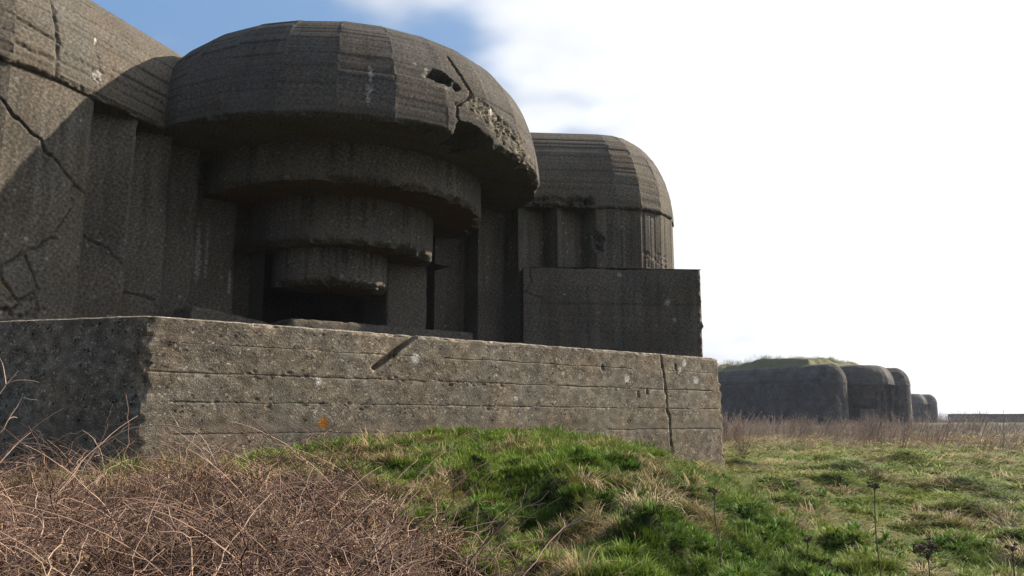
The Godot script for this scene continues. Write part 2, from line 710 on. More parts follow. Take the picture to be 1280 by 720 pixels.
func ground(x: float, z: float) -> float:
	var r := sqrt(x * x + z * z)
	var y := smooth_ground(x, z)
	var amp := smoothstep(1.5, 5.0, r)
	y += (n_low.get_noise_2d(x * 0.8, z * 0.8) * 0.10 + n_lump.get_noise_2d(x, z) * 0.075) * amp
	var t := n_lump.get_noise_2d(x * 1.9 + 40.0, z * 1.9)
	y += maxf(t, 0.0) * 0.16 * amp
	if r < 40.0:
		y += n_mid.get_noise_2d(x * 0.9, z * 0.9) * 0.03 * amp
		if r > 5.0 and r < 12.5:      # tufts and undercut edges of the bank
			var e := n_lump.get_noise_2d(x * 1.15 + 300.0, z * 1.15)
			y += (smoothstep(0.02, 0.16, e) - 0.4) * 0.17 * smoothstep(12.5, 10.0, r)
		for b in BUMPS:
			var dx: float = x - b[0]
			var dz: float = z - b[1]
			var q: float = (dx * dx + dz * dz) / (b[2] * b[2])
			if q < 4.0:
				y += b[3] * 1.45 * exp(-q * 1.6)
	else:
		y += n_low.get_noise_2d(x * 0.15, z * 0.15) * 0.25 * smoothstep(40.0, 80.0, r)
	return y


# depth of the worn hollows of the bank, where little grows
func hollow(x: float, z: float) -> float:
	var v := 0.0
	for b in BUMPS:
		if b[3] < -0.15:
			var dx: float = x - b[0]
			var dz: float = z - b[1]
			var q: float = (dx * dx + dz * dz) / (b[2] * b[2])
			v = maxf(v, exp(-q * 1.6) * minf(1.0, -b[3] * 4.0))
	return v


# 1 on the faint trodden strip across the field
func trodden(x: float, z: float) -> float:
	var mid := ramp(z, [[-34.0, 8.0], [-26.0, 7.4], [-15.0, 6.1], [-10.0, 4.9], [-6.0, 4.2]]) + 0.3 * n_lump.get_noise_2d(z * 0.4, 3.0)
	return (1.0 - smoothstep(0.3, 0.9, absf(x - mid))) * smoothstep(-36.0, -28.0, z)


# share of dead, straw-coloured growth at a place
func dryness(x: float, z: float) -> float:
	var v := n_patch.get_noise_2d(x, z) * 0.8 + n_lump.get_noise_2d(x * 1.4 + 70.0, z * 1.4) * 0.45
	var r := sqrt(x * x + z * z)
	v += 0.34 * smoothstep(9.5, 6.0, r) * smoothstep(1.2, -1.0, x)
	v -= (0.22 if x < 4.0 else 0.13) * smoothstep(5.0, 8.0, r) * (1.0 - smoothstep(28.0, 36.0, r)) * smoothstep(-1.5, 0.8, x)
	v += 0.45 * smoothstep(34.0, 60.0, r)
	v += thicket(x, z) * 0.9
	return clampf(v * 1.2 + 0.08, 0.0, 1.0)


# 1 inside the dead bramble thicket at the left, 0 outside
func thicket(x: float, z: float) -> float:
	var r := sqrt(x * x + z * z)
	var az := rad_to_deg(atan2(x, -z))
	var lim := ramp(r, [[4.0, -1.5], [5.5, -3.5], [7.5, -9.0], [9.5, -14.0], [12.0, -21.0]]) + 3.0 * n_lump.get_noise_2d(x * 0.8, z * 0.8)
	return smoothstep(1.5, -2.0, az - lim) * (1.0 - smoothstep(12.3, 13.2, r))


func make_ground() -> void:
	var az := PackedFloat32Array()
	var a := -180.0
	while a < 180.0:
		az.append(a)
		a += 0.27 if a > -46.0 and a < 46.0 else 4.0
	az.append(180.0)
	var rad := PackedFloat32Array([0.3])
	while rad[rad.size() - 1] < 1500.0:
		var q := rad[rad.size() - 1]
		rad.append(q * (1.05 if q < 3.0 or q > 90.0 else 1.0135))
	var w := az.size()
	var h := rad.size()
	var p := PackedVector3Array()
	var c := PackedColorArray()
	p.resize(w * h)
	c.resize(w * h)
	for i in w:
		var dir := Vector2(sin(deg_to_rad(az[i])), -cos(deg_to_rad(az[i])))
		if i == w - 1:
			dir = Vector2(sin(deg_to_rad(az[0])), -cos(deg_to_rad(az[0])))
		for j in h:
			var x := dir.x * rad[j]
			var z := dir.y * rad[j]
			p[i * h + j] = Vector3(x, ground(x, z), z)
			var dry := dryness(x, z)
			var col := Color(0.05, 0.07, 0.018).lerp(Color(0.15, 0.115, 0.065), dry)
			if rad[j] < 14.0:      # leaf mould under the brambles, darkened to deepen the shade between stems
				col = col.lerp(Color(0.085, 0.058, 0.04), thicket(x, z))
			if rad[j] < 14.0:      # bare earth where the turf has broken away
				col = col.lerp(Color(0.13, 0.095, 0.06), smoothstep(0.3, 0.6, hollow(x, z)))
			var t := 1.0 + 0.35 * n_mid.get_noise_2d(x * 1.4, z * 1.4)
			c[i * h + j] = Color(col.r * t, col.g * t, col.b * t)
	var m := plain_material("turf_soil", 1.0)
	var nt := NoiseTexture2D.new()
	nt.width = 512
	nt.height = 512
	nt.seamless = true
	var fn := FastNoiseLite.new()
	fn.seed = 77
	fn.frequency = 0.05
	fn.fractal_octaves = 5
	nt.noise = fn
	var g := Gradient.new()
	g.set_color(0, Color(0.45, 0.43, 0.4))
	g.set_color(1, Color(1, 1, 1))
	nt.color_ramp = g
	m.albedo_texture = nt
	m.uv1_triplanar = true
	m.uv1_world_triplanar = true
	m.uv1_scale = Vector3.ONE * 0.9
	var o := part("ground", grid_mesh(p, c, w, h, Vector3.UP), m, self)
	tag(o, "", "", "", "structure")


# ---------------------------------------------------------------- parapet
const SAND := Color(0.285, 0.245, 0.195)


func make_parapet() -> void:
	var o := thing("parapet_wall", "low weathered concrete parapet wall with pour lines running along in front of the nearest casemate", "wall", Vector3(WALL_A.x, 0, WALL_A.y), 0.0)
	var right := WALL_DIR * 14.95
	var chamfer := Vector2(sin(deg_to_rad(-75.5)), -cos(deg_to_rad(-75.5))) * 5.3
	var path := [chamfer, Vector2.ZERO, right, right + Vector2(0.25, -5.2)]
	var rows := PackedVector2Array()
	var joints := [-0.4, 1.42, 1.94, 2.43, 2.92, 3.32]
	var cutrow := [0]
	for k in joints.size() - 1:
		var y0: float = joints[k]
		var y1: float = joints[k + 1]
		var n := int(ceil((y1 - y0) / (0.05 if k == 0 else 0.023)))
		rows.append(Vector2(0.0, y0 + (0.004 if k else 0.0)))
		rows.append(Vector2(0.0, y0 + 0.012))
		for j in range(1, n):
			rows.append(Vector2(0.0, lerpf(y0, y1, float(j) / n)))
		rows.append(Vector2(0.0, y1 - 0.009))
		rows.append(Vector2(0.0, y1))
		cutrow.append(rows.size())
	for j in rows.size():
		rows[j].x = -0.02 * (3.32 - rows[j].y)
	var s := shell(path, -1.0, rows, [0.07, 0.030, 0.3])
	base_relief(s, SAND, 0.15, 0.0)
	for i in s.nu:          # each pour sits a little proud of or behind the next
		for k in cutrow.size() - 1:
			var o1 := 0.004 * n_mid.get_noise_2d(s.us[i] * 0.2, k * 9.1)
			for j in range(cutrow[k], cutrow[k + 1]):
				s.d[i * s.nv + j] += o1
				var gravel := maxf(0.0, n_low.get_noise_2d(s.us[i] * 0.6 + 8.0, s.profile[j].y * 1.4) + 0.15)
				s.d[i * s.nv + j] += gravel * 0.014 * n_hi.get_noise_2d(s.us[i] * 2.6, s.profile[j].y * 2.6)
	var u0 := s.starts[1]
	var vy := 0.4   # v = y + 0.4
	# pour joints: uneven open seams, some only faint
	var rng := RandomNumberGenerator.new()
	rng.seed = 4
	for k in [1, 2, 3, 4]:
		var y: float = joints[k]
		var start := rng.randf_range(0.0, 0.6)
		while start < 14.4:
			var line := []
			var x := start
			var stop := minf(start + rng.randf_range(2.0, 6.0), 14.8)
			start = stop + rng.randf_range(0.1, 0.7)
			while x < stop:
				line.append(Vector2(u0 + x, y + vy + rng.randf_range(-0.008, 0.008)))
				x += 0.35
			if line.size() < 2:
				continue
			crack(s, line, rng.randf_range(0.011, 0.018), rng.randf_range(0.005, 0.014), 40 + k + int(x * 10.0), 0.005)
	# coarse, honeycombed bands beside two of the joints
	for q in 90:
		var x := rng.randf_range(0.2, 7.4)
		pit(s, Vector2(u0 + x, (2.43 if q % 3 else 1.94) + vy + rng.randfn(0.0, 0.05)), Vector2(rng.randf_range(0.03, 0.07), rng.randf_range(0.018, 0.03)), rng.randf_range(0.008, 0.02), 0.7, 0.8)
	for q in 90:
		pit(s, Vector2(u0 + rng.randf_range(0.1, 14.8), vy + rng.randf_range(0.8, 3.25)), Vector2.ONE * rng.randf_range(0.02, 0.035), rng.randf_range(0.008, 0.02), 0.5, 0.6)
	for q in 90:      # chipped top edge
		pit(s, Vector2(u0 + rng.randf_range(0.0, 14.9), 3.32 + vy), Vector2(rng.randf_range(0.04, 0.18), rng.randf_range(0.02, 0.045)), rng.randf_range(0.01, 0.03), 0.6, 0.6)
	for q in 26:      # chipped corner
		pit(s, Vector2(u0 + 0.0, vy + rng.randf_range(1.0, 3.3)), Vector2(0.06, rng.randf_range(0.05, 0.16)), 0.025, 0.6, 0.7)
		pit(s, Vector2(u0 + 14.95, vy + rng.randf_range(0.3, 3.3)), Vector2(0.08, rng.randf_range(0.05, 0.2)), 0.04, 0.6, 0.7)
	crack(s, [Vector2(u0 + 12.52, 3.3 + vy), Vector2(u0 + 12.57, 3.0 + vy), Vector2(u0 + 12.61, 2.55 + vy), Vector2(u0 + 12.66, 2.22 + vy), Vector2(u0 + 12.68, 1.91 + vy), Vector2(u0 + 12.75, 1.55 + vy), Vector2(u0 + 12.79, 0.6 + vy)], 0.040, 0.12, 8, 0.025)
	# straight slot slanting down from the top edge
	crack(s, [Vector2(u0 + 5.10, 3.34 + vy), Vector2(u0 + 4.18, 2.66 + vy)], 0.066, 0.2, 3, 0.0)
	for hpos in [[11.61, 2.28], [11.94, 2.35], [13.08, 3.02], [10.4, 2.9]]:
		pit(s, Vector2(u0 + hpos[0], hpos[1] + vy), Vector2(0.04, 0.085), 0.08, 0.4, 0.5)
	# pale lime runs, lichen
	for st in [[4.1, 3.1, 0.035, 0.3], [4.05, 2.75, 0.03, 0.22], [9.62, 2.6, 0.03, 0.5]]:
		stain(s, Vector2(u0 + st[0], st[1] + vy), Vector2(st[2], st[3]), Color(0.5, 0.46, 0.38), 0.6, 0.9)
	for sp in [[5.11, 2.88, 0.10], [11.22, 2.67, 0.10], [13.88, 2.73, 0.12], [13.44, 3.14, 0.09], [13.24, 2.96, 0.07], [15.0, 0.89, 0.1], [3.03, 2.35, 0.08], [7.7, 2.1, 0.05], [9.1, 2.7, 0.045]]:
		stain(s, Vector2(u0 + sp[0], sp[1] + vy), Vector2(sp[2], sp[2] * 1.15), Color(0.75, 0.74, 0.7), 0.95, 0.5)
	stain(s, Vector2(u0 + 3.16, 1.59 + vy), Vector2(0.11, 0.11), Color(0.5, 0.2, 0.02), 0.95, 0.4)
	for q in 130:
		stain(s, Vector2(u0 + rng.randf_range(0.1, 14.8), vy + rng.randf_range(0.9, 3.2)), Vector2.ONE * rng.randf_range(0.012, 0.028), Color(0.66, 0.63, 0.56), 0.85, 0.3)
	place(s)
	var c0 := 0
	for i in s.nu:
		if i == s.nu - 1 or s.seg[i + 1] != s.seg[i]:
			for k in cutrow.size() - 1:
				var last: int = cutrow[k + 1] if k < cutrow.size() - 2 else s.nv - 1
				part("pour_course", cut(s, c0, i, cutrow[k], mini(last, s.nv - 1)), gravelly, o)
			c0 = i + 1
	# coping: the flat top, a hand's breadth back to the inner face
	var p := PackedVector3Array()
	var c := PackedColorArray()
	for i in s.nu:
		var k := s.seg[i]
		var m := s.normals[k].lerp(s.normals[k + 1], s.fr[i])
		var a := s.pts[i * s.nv + s.nv - 1]
		var base := s.path[k].lerp(s.path[k + 1], s.fr[i])
		for j in 4:
			var e := base - m * 0.55
			var q := a.lerp(Vector3(e.x, 3.335, e.y), [0.0, 0.06, 0.6, 1.0][j])
			if j == 1:
				q.y = 3.345 + 0.012 * n_mid.get_noise_2d(s.us[i], 3.0)
			p.append(q)
			c.append(Color(0.37, 0.34, 0.28))
	part("coping", grid_mesh(p, c, s.nu, 4, Vector3.UP), gravelly, o)
	var inner := []
	for i in path.size():
		inner.append(path[i] - s.normals[i] * 0.55)
	var b := shell(inner, 1.0, upright_profile(-0.4, 3.335, 1.0), [1.0])
	base_relief(b, SAND)
	panels(b, "inner_face", gravelly, o)


# ---------------------------------------------------------------- casemate
const CAST := Color(0.205, 0.184, 0.155)
const RUST := Color(0.23, 0.115, 0.06)


func ear_arc(sx: float) -> Array:
	var out := []
	for k in 7:
		var a := deg_to_rad(lerpf(-33.6, 90.0, k / 6.0))
		out.append(Vector2(sx * (10.3 + 2.7 * sin(a)) + (0.3 * k / 6.0 if sx > 0.0 else 0.0), 1.28 + 2.7 * cos(a)))
	return out


func flare(sx: float, s: float) -> Vector2:
	return Vector2(sx * (8.81 - 0.833 * s), 3.53 - 0.554 * s)


func upper_path(sx: float) -> Array:
	var out := [flare(sx, 7.9)]
	out.append_array(ear_arc(sx))
	out.append(Vector2(13.3 if sx > 0.0 else -13.0, depth_z))
	return out


func lower_path(sx: float, steps: Array) -> Array:
	var out := [Vector2(sx * 2.2, -7.0), Vector2(sx * 2.2, flare(sx, steps[0]).y - 0.77), Vector2(flare(sx, steps[0]).x, flare(sx, steps[0]).y - 0.77)]
	for k in steps.size():
		var cv := flare(sx, steps[k])
		out.append(cv)
		if k < steps.size() - 1:
			out.append(Vector2(flare(sx, steps[k + 1]).x, cv.y))
	out.append_array(ear_arc(sx))
	out.append(Vector2(13.3 if sx > 0.0 else -13.0, depth_z))
	return out


func outline(inset: float) -> PackedVector2Array:
	var out := PackedVector2Array()
	var l := shell(upper_path(-1.0), 1.0, PackedVector2Array([Vector2.ZERO, Vector2.UP]), [100.0])
	for i in l.path.size():
		out.append(l.path[i] - l.normals[i] * inset)
	for i in l.path.size():
		var q := out[l.path.size() - 1 - i]
		out.append(Vector2(-q.x, q.y))
	return out


func hood_path(step_deg: float, r: float, from_deg: float, to_deg: float) -> Array:
	var out := []
	var n := int(round((to_deg - from_deg) / step_deg))
	for k in n + 1:
		var a := deg_to_rad(from_deg + (to_deg - from_deg) * k / n)
		out.append(Vector2(sin(a), cos(a)) * r)
	return out


func to_u(deg: float) -> float:
	return (deg + 96.4) / 13.5 * 2.0 * HOOD_R * sin(deg_to_rad(6.75))


# arc length along the rounded edge at height y
func to_v(y: float) -> float:
	var v := 0.0
	var last := Vector2(0, SPRING)
	for j in 101:
		var t := PI / 2 * j / 100
		var q := Vector2(SETBACK * (1.0 - cos(t)), SPRING + RISE * sin(t))
		if q.y > y:
			break
		v += q.distance_to(last)
		last = q
	return v


func make_near_casemate() -> void:
	var o := thing("gun_casemate", "huge nearest dark concrete gun casemate with overhanging rounded hood and stepped embrasure, cracked and chipped", "bunker", Vector3(PIVOT.x, 0, PIVOT.y), deg_to_rad(FACING), "concrete gun casemates of the battery")
	var rng := RandomNumberGenerator.new()
	rng.seed = 9
	# --- roof slab and rounded wings
	var roof := part("roof_slab", slab(outline(SETBACK), SPRING + RISE - 0.004, CAST, true), concrete, o)
	part("roof_soffit", slab(outline(0.0), SPRING + 0.012, CAST, false), concrete, o)
	for sx in [-1.0, 1.0]:
		var fine := 0.034 if sx < 0 else 0.045
		var s := shell(upper_path(sx), -sx, ellipse_profile(SPRING, 0.032 if sx < 0 else 0.042), [fine, fine, fine, fine, 0.12, 0.3, 0.5, 2.0])
		base_relief(s, CAST, 0.10, 0.24, false, 0.020)
		var along := s.starts[1]      # u at the outer end of the flat flare face
		# worn lower edge
		for q in 120:
			pit(s, Vector2(rng.randf_range(0.5, along + 3.0), 0.0), Vector2(rng.randf_range(0.06, 0.3), rng.randf_range(0.04, 0.12)), rng.randf_range(0.02, 0.07), 0.6, 0.6)
		if sx < 0:
			crack(s, [Vector2(along, 0.0), Vector2(along + 0.01, 1.0), Vector2(along, 2.6)], 0.06, 0.06, 4, 0.02)
			crack(s, [Vector2(along - 1.2, 0.25), Vector2(along - 1.15, 0.9), Vector2(along - 1.1, 1.5)], 0.03, 0.025, 6, 0.03)
			crack(s, [Vector2(along - 0.1, 0.9), Vector2(along + 0.6, 1.05), Vector2(along + 0.93, 1.1)], 0.05, 0.05, 7, 0.02)
			crack(s, [Vector2(along + 0.93, 0.5), Vector2(along + 0.4, 0.42), Vector2(along, 0.4)], 0.05, 0.05, 8, 0.02)
			crack(s, [Vector2(along - 0.1, 0.12), Vector2(along - 1.5, 0.10), Vector2(along - 3.1, 0.12)], 0.05, 0.05, 9, 0.03)
			for q in 22:
				var x0 := along - rng.randf_range(0.3, 4.6)
				var v0 := 0.24 * rng.randi_range(1, 15) + rng.randf_range(-0.03, 0.03)
				crack(s, [Vector2(x0, v0), Vector2(x0 + rng.randf_range(0.4, 2.0), v0 + rng.randf_range(-0.02, 0.02))], 0.036, rng.randf_range(0.03, 0.06), 60 + q, 0.008)
			stain(s, Vector2(along - 1.14, 0.62), Vector2(0.10, 0.16), Color(0.75, 0.72, 0.66), 0.9, 0.6)
			stain(s, Vector2(along - 1.15, 1.55), Vector2(0.05, 0.09), Color(0.75, 0.72, 0.66), 0.9, 0.6)
			pit(s, Vector2(along - 1.05, 0.58), Vector2(0.12, 0.2), 0.06, 0.5)
		else:
			# crumbled strip over the recesses
			for q in 60:
				pit(s, Vector2(rng.randf_range(along - 3.6, along - 0.9), rng.randf_range(0.0, 0.35)), Vector2(rng.randf_range(0.06, 0.22), rng.randf_range(0.05, 0.14)), rng.randf_range(0.04, 0.10), 0.6, 0.6)
		panels(s, "roof_panel", concrete, roof)
	# --- lower walls with stepped cheeks
	for sx in [-1.0, 1.0]:
		var steps := [6.6, 4.85, 3.75, 2.5, 1.15] if sx < 0 else [6.4, 4.9, 3.5, 2.1, 0.73]
		var low := part("wing_wall", slab(PackedVector2Array([Vector2(sx * 2.2, -7.0), flare(sx, steps[0]) + Vector2(0, -0.8), flare(sx, 1.0), Vector2(sx * 10.0, -1.0), Vector2(sx * 12.0, -6.0)]), SPRING - 0.05, CAST, false), concrete, o)
		var s := shell(lower_path(sx, steps), -sx, upright_profile(0.6, SPRING + 0.01, 0.034, 0.05), [0.5, 0.08, 0.08, 0.06, 0.06, 0.06, 0.05, 0.05, 0.035, 0.05, 0.035, 0.05, 0.032, 0.032, 0.035, 0.1, 0.3, 0.5, 2.0])
		base_relief(s, CAST, 0.14, 0.0 if sx < 0 else 0.3, true, 0.022)
		var last := s.path.size() - 8        # first point of the arc
		var e := s.starts[last]              # u at the outer end of the flare face
		var vy := -0.6
		if sx < 0:
			var face := func(a: float, y: float) -> Vector2: return Vector2(e - a, y + vy)
			crack(s, [face.call(-1.35, 8.4), face.call(-1.03, 8.23), face.call(-0.78, 8.03), face.call(-0.53, 7.79), face.call(-0.38, 7.7), face.call(-0.21, 7.63), face.call(-0.05, 7.45), face.call(0.24, 7.27), face.call(0.47, 7.12), face.call(0.82, 6.9), face.call(1.05, 6.81)], 0.034, 0.10, 21, 0.05)
			crack(s, [face.call(0.8, 6.9), face.call(0.74, 6.6), face.call(0.75, 6.29), face.call(0.49, 5.8), face.call(0.4, 5.62), face.call(-0.18, 5.2), face.call(-0.26, 5.09), face.call(-0.1, 4.85), face.call(0.09, 4.41)], 0.031, 0.07, 22, 0.05)
			crack(s, [face.call(-0.35, 5.1), face.call(-0.7, 4.7), face.call(-0.55, 4.3), face.call(-0.3, 4.05), face.call(-0.45, 3.8)], 0.036, 0.08, 23, 0.06)
			crack(s, [face.call(-0.3, 4.1), face.call(0.0, 4.3), face.call(0.15, 4.0)], 0.04, 0.06, 24, 0.05)
			for q in 40:
				pit(s, face.call(rng.randf_range(-1.2, 0.3), rng.randf_range(3.3, 4.3)), Vector2(rng.randf_range(0.04, 0.12), rng.randf_range(0.03, 0.08)), rng.randf_range(0.03, 0.08), 0.5, 0.6)
			# crack across the first recessed cheek, and across the third
			var b1 := s.starts[last - 2]
			crack(s, [Vector2(b1 - 0.05, 6.0 + vy), Vector2(b1 - 0.55, 5.8 + vy), Vector2(b1 - 0.95, 5.45 + vy), Vector2(b1 - 1.1, 5.2 + vy)], 0.034, 0.08, 25, 0.05)
			var b2 := s.starts[last - 4]
			crack(s, [Vector2(b2, 4.85 + vy), Vector2(b2 - 0.5, 4.75 + vy), Vector2(b2 - 0.85, 4.65 + vy), Vector2(b2 - 1.0, 4.2 + vy)], 0.042, 0.11, 26, 0.05)
			# lime runs on the inner cheek
			var b4 := s.starts[last - 8]
			for st in [[b4 - 0.38, 6.35, 0.05, 1.15], [b4 - 0.44, 6.1, 0.035, 0.8], [b4 - 0.66, 6.5, 0.035, 1.05], [b4 - 0.62, 6.0, 0.03, 0.6], [b4 - 1.35, 5.6, 0.035, 0.35], [b4 - 2.0, 5.3, 0.03, 0.3]]:
				stain(s, Vector2(st[0], st[1] + vy), Vector2(st[2], st[3]), Color(0.62, 0.61, 0.58), 0.9, 0.45)
			stain(s, face.call(-0.62, 4.42), Vector2(0.035, 0.08), Color(0.5, 0.3, 0.04), 0.8, 0.6)
			for k in range(3, last, 2):      # worn arrises
				for q in 26:
					pit(s, Vector2(s.starts[k], rng.randf_range(2.5, 8.4)), Vector2(0.05, rng.randf_range(0.06, 0.3)), rng.randf_range(0.01, 0.04), 0.6, 0.7)
		else:
			for q in 30:
				pit(s, Vector2(e + rng.randf_range(1.0, 2.6), rng.randf_range(6.9, 7.6) + vy), Vector2(rng.randf_range(0.06, 0.16), rng.randf_range(0.04, 0.1)), rng.randf_range(0.01, 0.03), 0.6, 0.6)
			for q in 8:
				pit(s, Vector2(s.starts[last - 1] + rng.randf_range(-0.1, 0.15), 7.9 + rng.randf_range(-0.3, 0.3) + vy), Vector2(0.15, 0.2), 0.07, 0.6, 0.6)
		for q in 160:
			stain(s, Vector2(rng.randf_range(s.starts[3], s.starts[s.starts.size() - 2]), rng.randf_range(2.0, 8.3)), Vector2.ONE * rng.randf_range(0.025, 0.05), Color(0.6, 0.57, 0.52), 0.8, 0.3)
		runs(s, 95, s.starts[3], s.starts[s.starts.size() - 4], 8.4, 15, Color(0.075, 0.07, 0.06), Color(0.3, 0.285, 0.25))
		panels(s, "wall_panel", concrete, low)
	var bk := shell([Vector2(-13, -20), Vector2(13, -20)], 1.0, upright_profile(0.0, SPRING + RISE, 2.0), [3.0])
	base_relief(bk, CAST)
	panels(bk, "rear_wall", concrete, o)
	# --- overhanging hood
	var hp := hood_path(13.5, HOOD_R, -96.4, 92.6)
	var cells := []
	for k in hp.size() - 1:
		cells.append(0.040 if k > 0 and k < 12 else 0.2)
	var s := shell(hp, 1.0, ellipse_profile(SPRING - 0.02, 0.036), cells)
	# normals of hood_path run outward for side -1 or 1 depending on direction; keep them outward
	for i in s.normals.size():
		if s.normals[i].dot(s.path[i]) < 0.0:
			s.normals[i] = -s.normals[i]
	base_relief(s, Color(0.152, 0.140, 0.126), 0.13, 0.23, false, 0.017)  # hood tinted darker than the walls to stand in for its shade
	for q in 170:
		pit(s, Vector2(rng.randf_range(1.0, 17.0), 0.0), Vector2(rng.randf_range(0.06, 0.35), rng.randf_range(0.04, 0.12)), rng.randf_range(0.02, 0.06), 0.6, 0.6)
	# shell hole
	pit(s, Vector2(to_u(-2.6), to_v(10.68)), Vector2(0.33, 0.21), 0.55, 0.28, 0.2, -0.1)
	pit(s, Vector2(to_u(-6.0), to_v(10.72)), Vector2(0.16, 0.13), 0.12, 0.5, 0.6)
	pit(s, Vector2(to_u(1.8), to_v(10.52)), Vector2(0.16, 0.12), 0.3, 0.6, 0.5)
	stain(s, Vector2(to_u(-6.6), to_v(10.74)), Vector2(0.07, 0.17), Color(0.7, 0.68, 0.63), 0.9, 0.5)
	stain(s, Vector2(to_u(-3.0), to_v(10.40)), Vector2(0.4, 0.05), Color(0.42, 0.38, 0.33), 0.5, 0.6)
	# long open crack from the crown to the rim
	var cr := []
	for q in [[2.6, 11.6], [3.2, 11.37], [4.2, 10.98], [5.7, 10.77], [6.6, 10.49]]:
		cr.append(Vector2(to_u(q[0]), to_v(q[1])))
	crack(s, cr, 0.055, 0.2, 31, 0.03)
	cr = []
	for q in [[6.6, 10.49], [5.0, 10.3], [3.1, 10.13], [0.9, 9.96], [0.8, 9.63], [2.0, 9.48], [2.2, 9.1]]:
		cr.append(Vector2(to_u(q[0]), to_v(q[1])))
	crack(s, cr, 0.05, 0.14, 32, 0.04)
	# spalled face: stones laid bare
	spall(s, Vector2(to_u(8.0), to_v(10.2)), Vector2(to_u(17.0), to_v(9.75)), 0.36, 0.05)
	spall(s, Vector2(to_u(17.0), to_v(9.8)), Vector2(to_u(27.0), to_v(9.45)), 0.42, 0.045)
	spall(s, Vector2(to_u(26.0), to_v(9.4)), Vector2(to_u(38.0), to_v(9.1)), 0.22, 0.04)
	for q in 40:
		var t := rng.randf()
		stain(s, Vector2(to_u(lerpf(6.0, 34.0, t)), to_v(lerpf(10.2, 9.3, t) + rng.randfn(0.0, 0.2))), Vector2.ONE * rng.randf_range(0.04, 0.09), Color(0.42, 0.36, 0.27), 0.8, 0.6)
	crack(s, [Vector2(to_u(22.0), to_v(9.75)), Vector2(to_u(26.0), to_v(9.5)), Vector2(to_u(31.0), to_v(9.3)), Vector2(to_u(36.0), to_v(9.1))], 0.08, 0.12, 34, 0.05)
	stain(s, Vector2(to_u(13.5), to_v(10.2)), Vector2(0.12, 0.1), Color(0.8, 0.74, 0.7), 0.95, 0.5)
	# piece broken out of the rim
	pit(s, Vector2(to_u(5.6), to_v(9.12)), Vector2(0.62, 0.40), 0.75, 0.25, 0.22, -0.12)
	pit(s, Vector2(to_u(9.4), to_v(9.10)), Vector2(0.40, 0.2), 0.55, 0.3, 0.3)
	# lime run
	for st in [[-21.2, 10.4, 0.05, 0.25], [-21.4, 9.95, 0.08, 0.12], [-21.8, 9.7, 0.05, 0.2], [-9.6, 10.95, 0.05, 0.05]]:
		stain(s, Vector2(to_u(st[0]), to_v(st[1])), Vector2(st[2], st[3]), Color(0.62, 0.62, 0.62), 0.7, 0.9)
	runs(s, 46, 1.0, 17.0, 4.4, 16, Color(0.07, 0.067, 0.068), Color(0.2, 0.19, 0.175))
	var cap := PackedVector2Array()
	for q in hp:
		cap.append(q.normalized() * (HOOD_R - SETBACK))
	var hood := part("roof_hood", slab(cap, SPRING + RISE - 0.024, CAST, true), concrete, o)
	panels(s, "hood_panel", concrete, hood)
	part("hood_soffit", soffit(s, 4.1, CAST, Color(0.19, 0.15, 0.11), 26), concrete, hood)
	# --- stepped rings of the embrasure
	var rings := [[4.4, 8.0, SPRING, 2.5, Vector2.ZERO], [2.85, 6.62, 8.03, 1.3, Vector2.ZERO], [1.75, 5.55, 6.65, 0.2, Vector2(-0.5, 0.2)]]
	for k in 3:
		var rg: Array = rings[k]
		var rp := hood_path(3.0, rg[0], -105.0, 105.0)
		var q := shell(rp, 1.0, upright_profile(rg[1], rg[2], 0.045), [0.06])
		for i in q.normals.size():
			if q.normals[i].dot(q.path[i]) < 0.0:
				q.normals[i] = -q.normals[i]
		base_relief(q, CAST, 0.16, 0.34, true, 0.016)
		var total := q.us[q.nu - 1]
		for n in 90:
			pit(q, Vector2(rng.randf_range(0.1, 0.95) * total, 0.0), Vector2(rng.randf_range(0.08, 0.3), rng.randf_range(0.04, 0.16)), rng.randf_range(0.03, 0.12), 0.7, 0.6)
		for n in 14:     # damp runs
			stain(q, Vector2(rng.randf_range(0.15, 0.9) * total, q.vs[q.nv - 1] - 0.2), Vector2(rng.randf_range(0.03, 0.1), rng.randf_range(0.4, 0.9)), Color(0.07, 0.06, 0.05), 0.6, 0.9)
		for n in 40:
			stain(q, Vector2(rng.randf_range(0.1, 0.95) * total, rng.randf_range(0.0, 1.1)), Vector2.ONE * rng.randf_range(0.02, 0.045), Color(0.5, 0.47, 0.42), 0.8, 0.3)
		if k == 1:
			pit(q, Vector2(total * 0.78, 0.12), Vector2(0.3, 0.25), 0.2, 0.8, 0.6)
		place(q)
		var ring := part("embrasure_ring", cut(q, 0, q.nu - 1, 0, q.nv - 1), concrete, o)
		ring.position = Vector3(rg[4].x, 0, rg[4].y)
		part("ring_soffit", soffit(q, rg[3], RUST, Color(0.16, 0.115, 0.08), 20), concrete, ring)
	# --- opening, sill and floor
	var room := shell([Vector2(-2.6, 0.2), Vector2(-2.6, -7.0), Vector2(2.6, -7.0), Vector2(2.6, 0.2)], 1.0, upright_profile(0.6, 6.6, 1.0), [1.0])
	base_relief(room, CAST)
	panels(room, "chamber_wall", concrete, o)
	part("chamber_ceiling", slab(PackedVector2Array([Vector2(-3.4, 1.2), Vector2(3.4, 1.2), Vector2(3.4, -7), Vector2(-3.4, -7)]), 6.7, CAST, false), concrete, o)
	var jamb := part("embrasure_jamb", rough_block(Vector3(1.5, 3.6, 1.6), CAST, 0.07, 0.03, 3.0), concrete, o)
	jamb.position = Vector3(1.95, 4.9, 0.0)
	var sill := part("embrasure_sill", rough_block(Vector3(6.4, 1.9, 3.4), CAST, 0.08, 0.035, 5.0), concrete, o)
	sill.position = Vector3(0.9, 3.55, -0.2)
	var kerb := part("broken_ledge", rough_block(Vector3(2.4, 0.55, 1.0), CAST, 0.06, 0.05, 6.0), concrete, o)
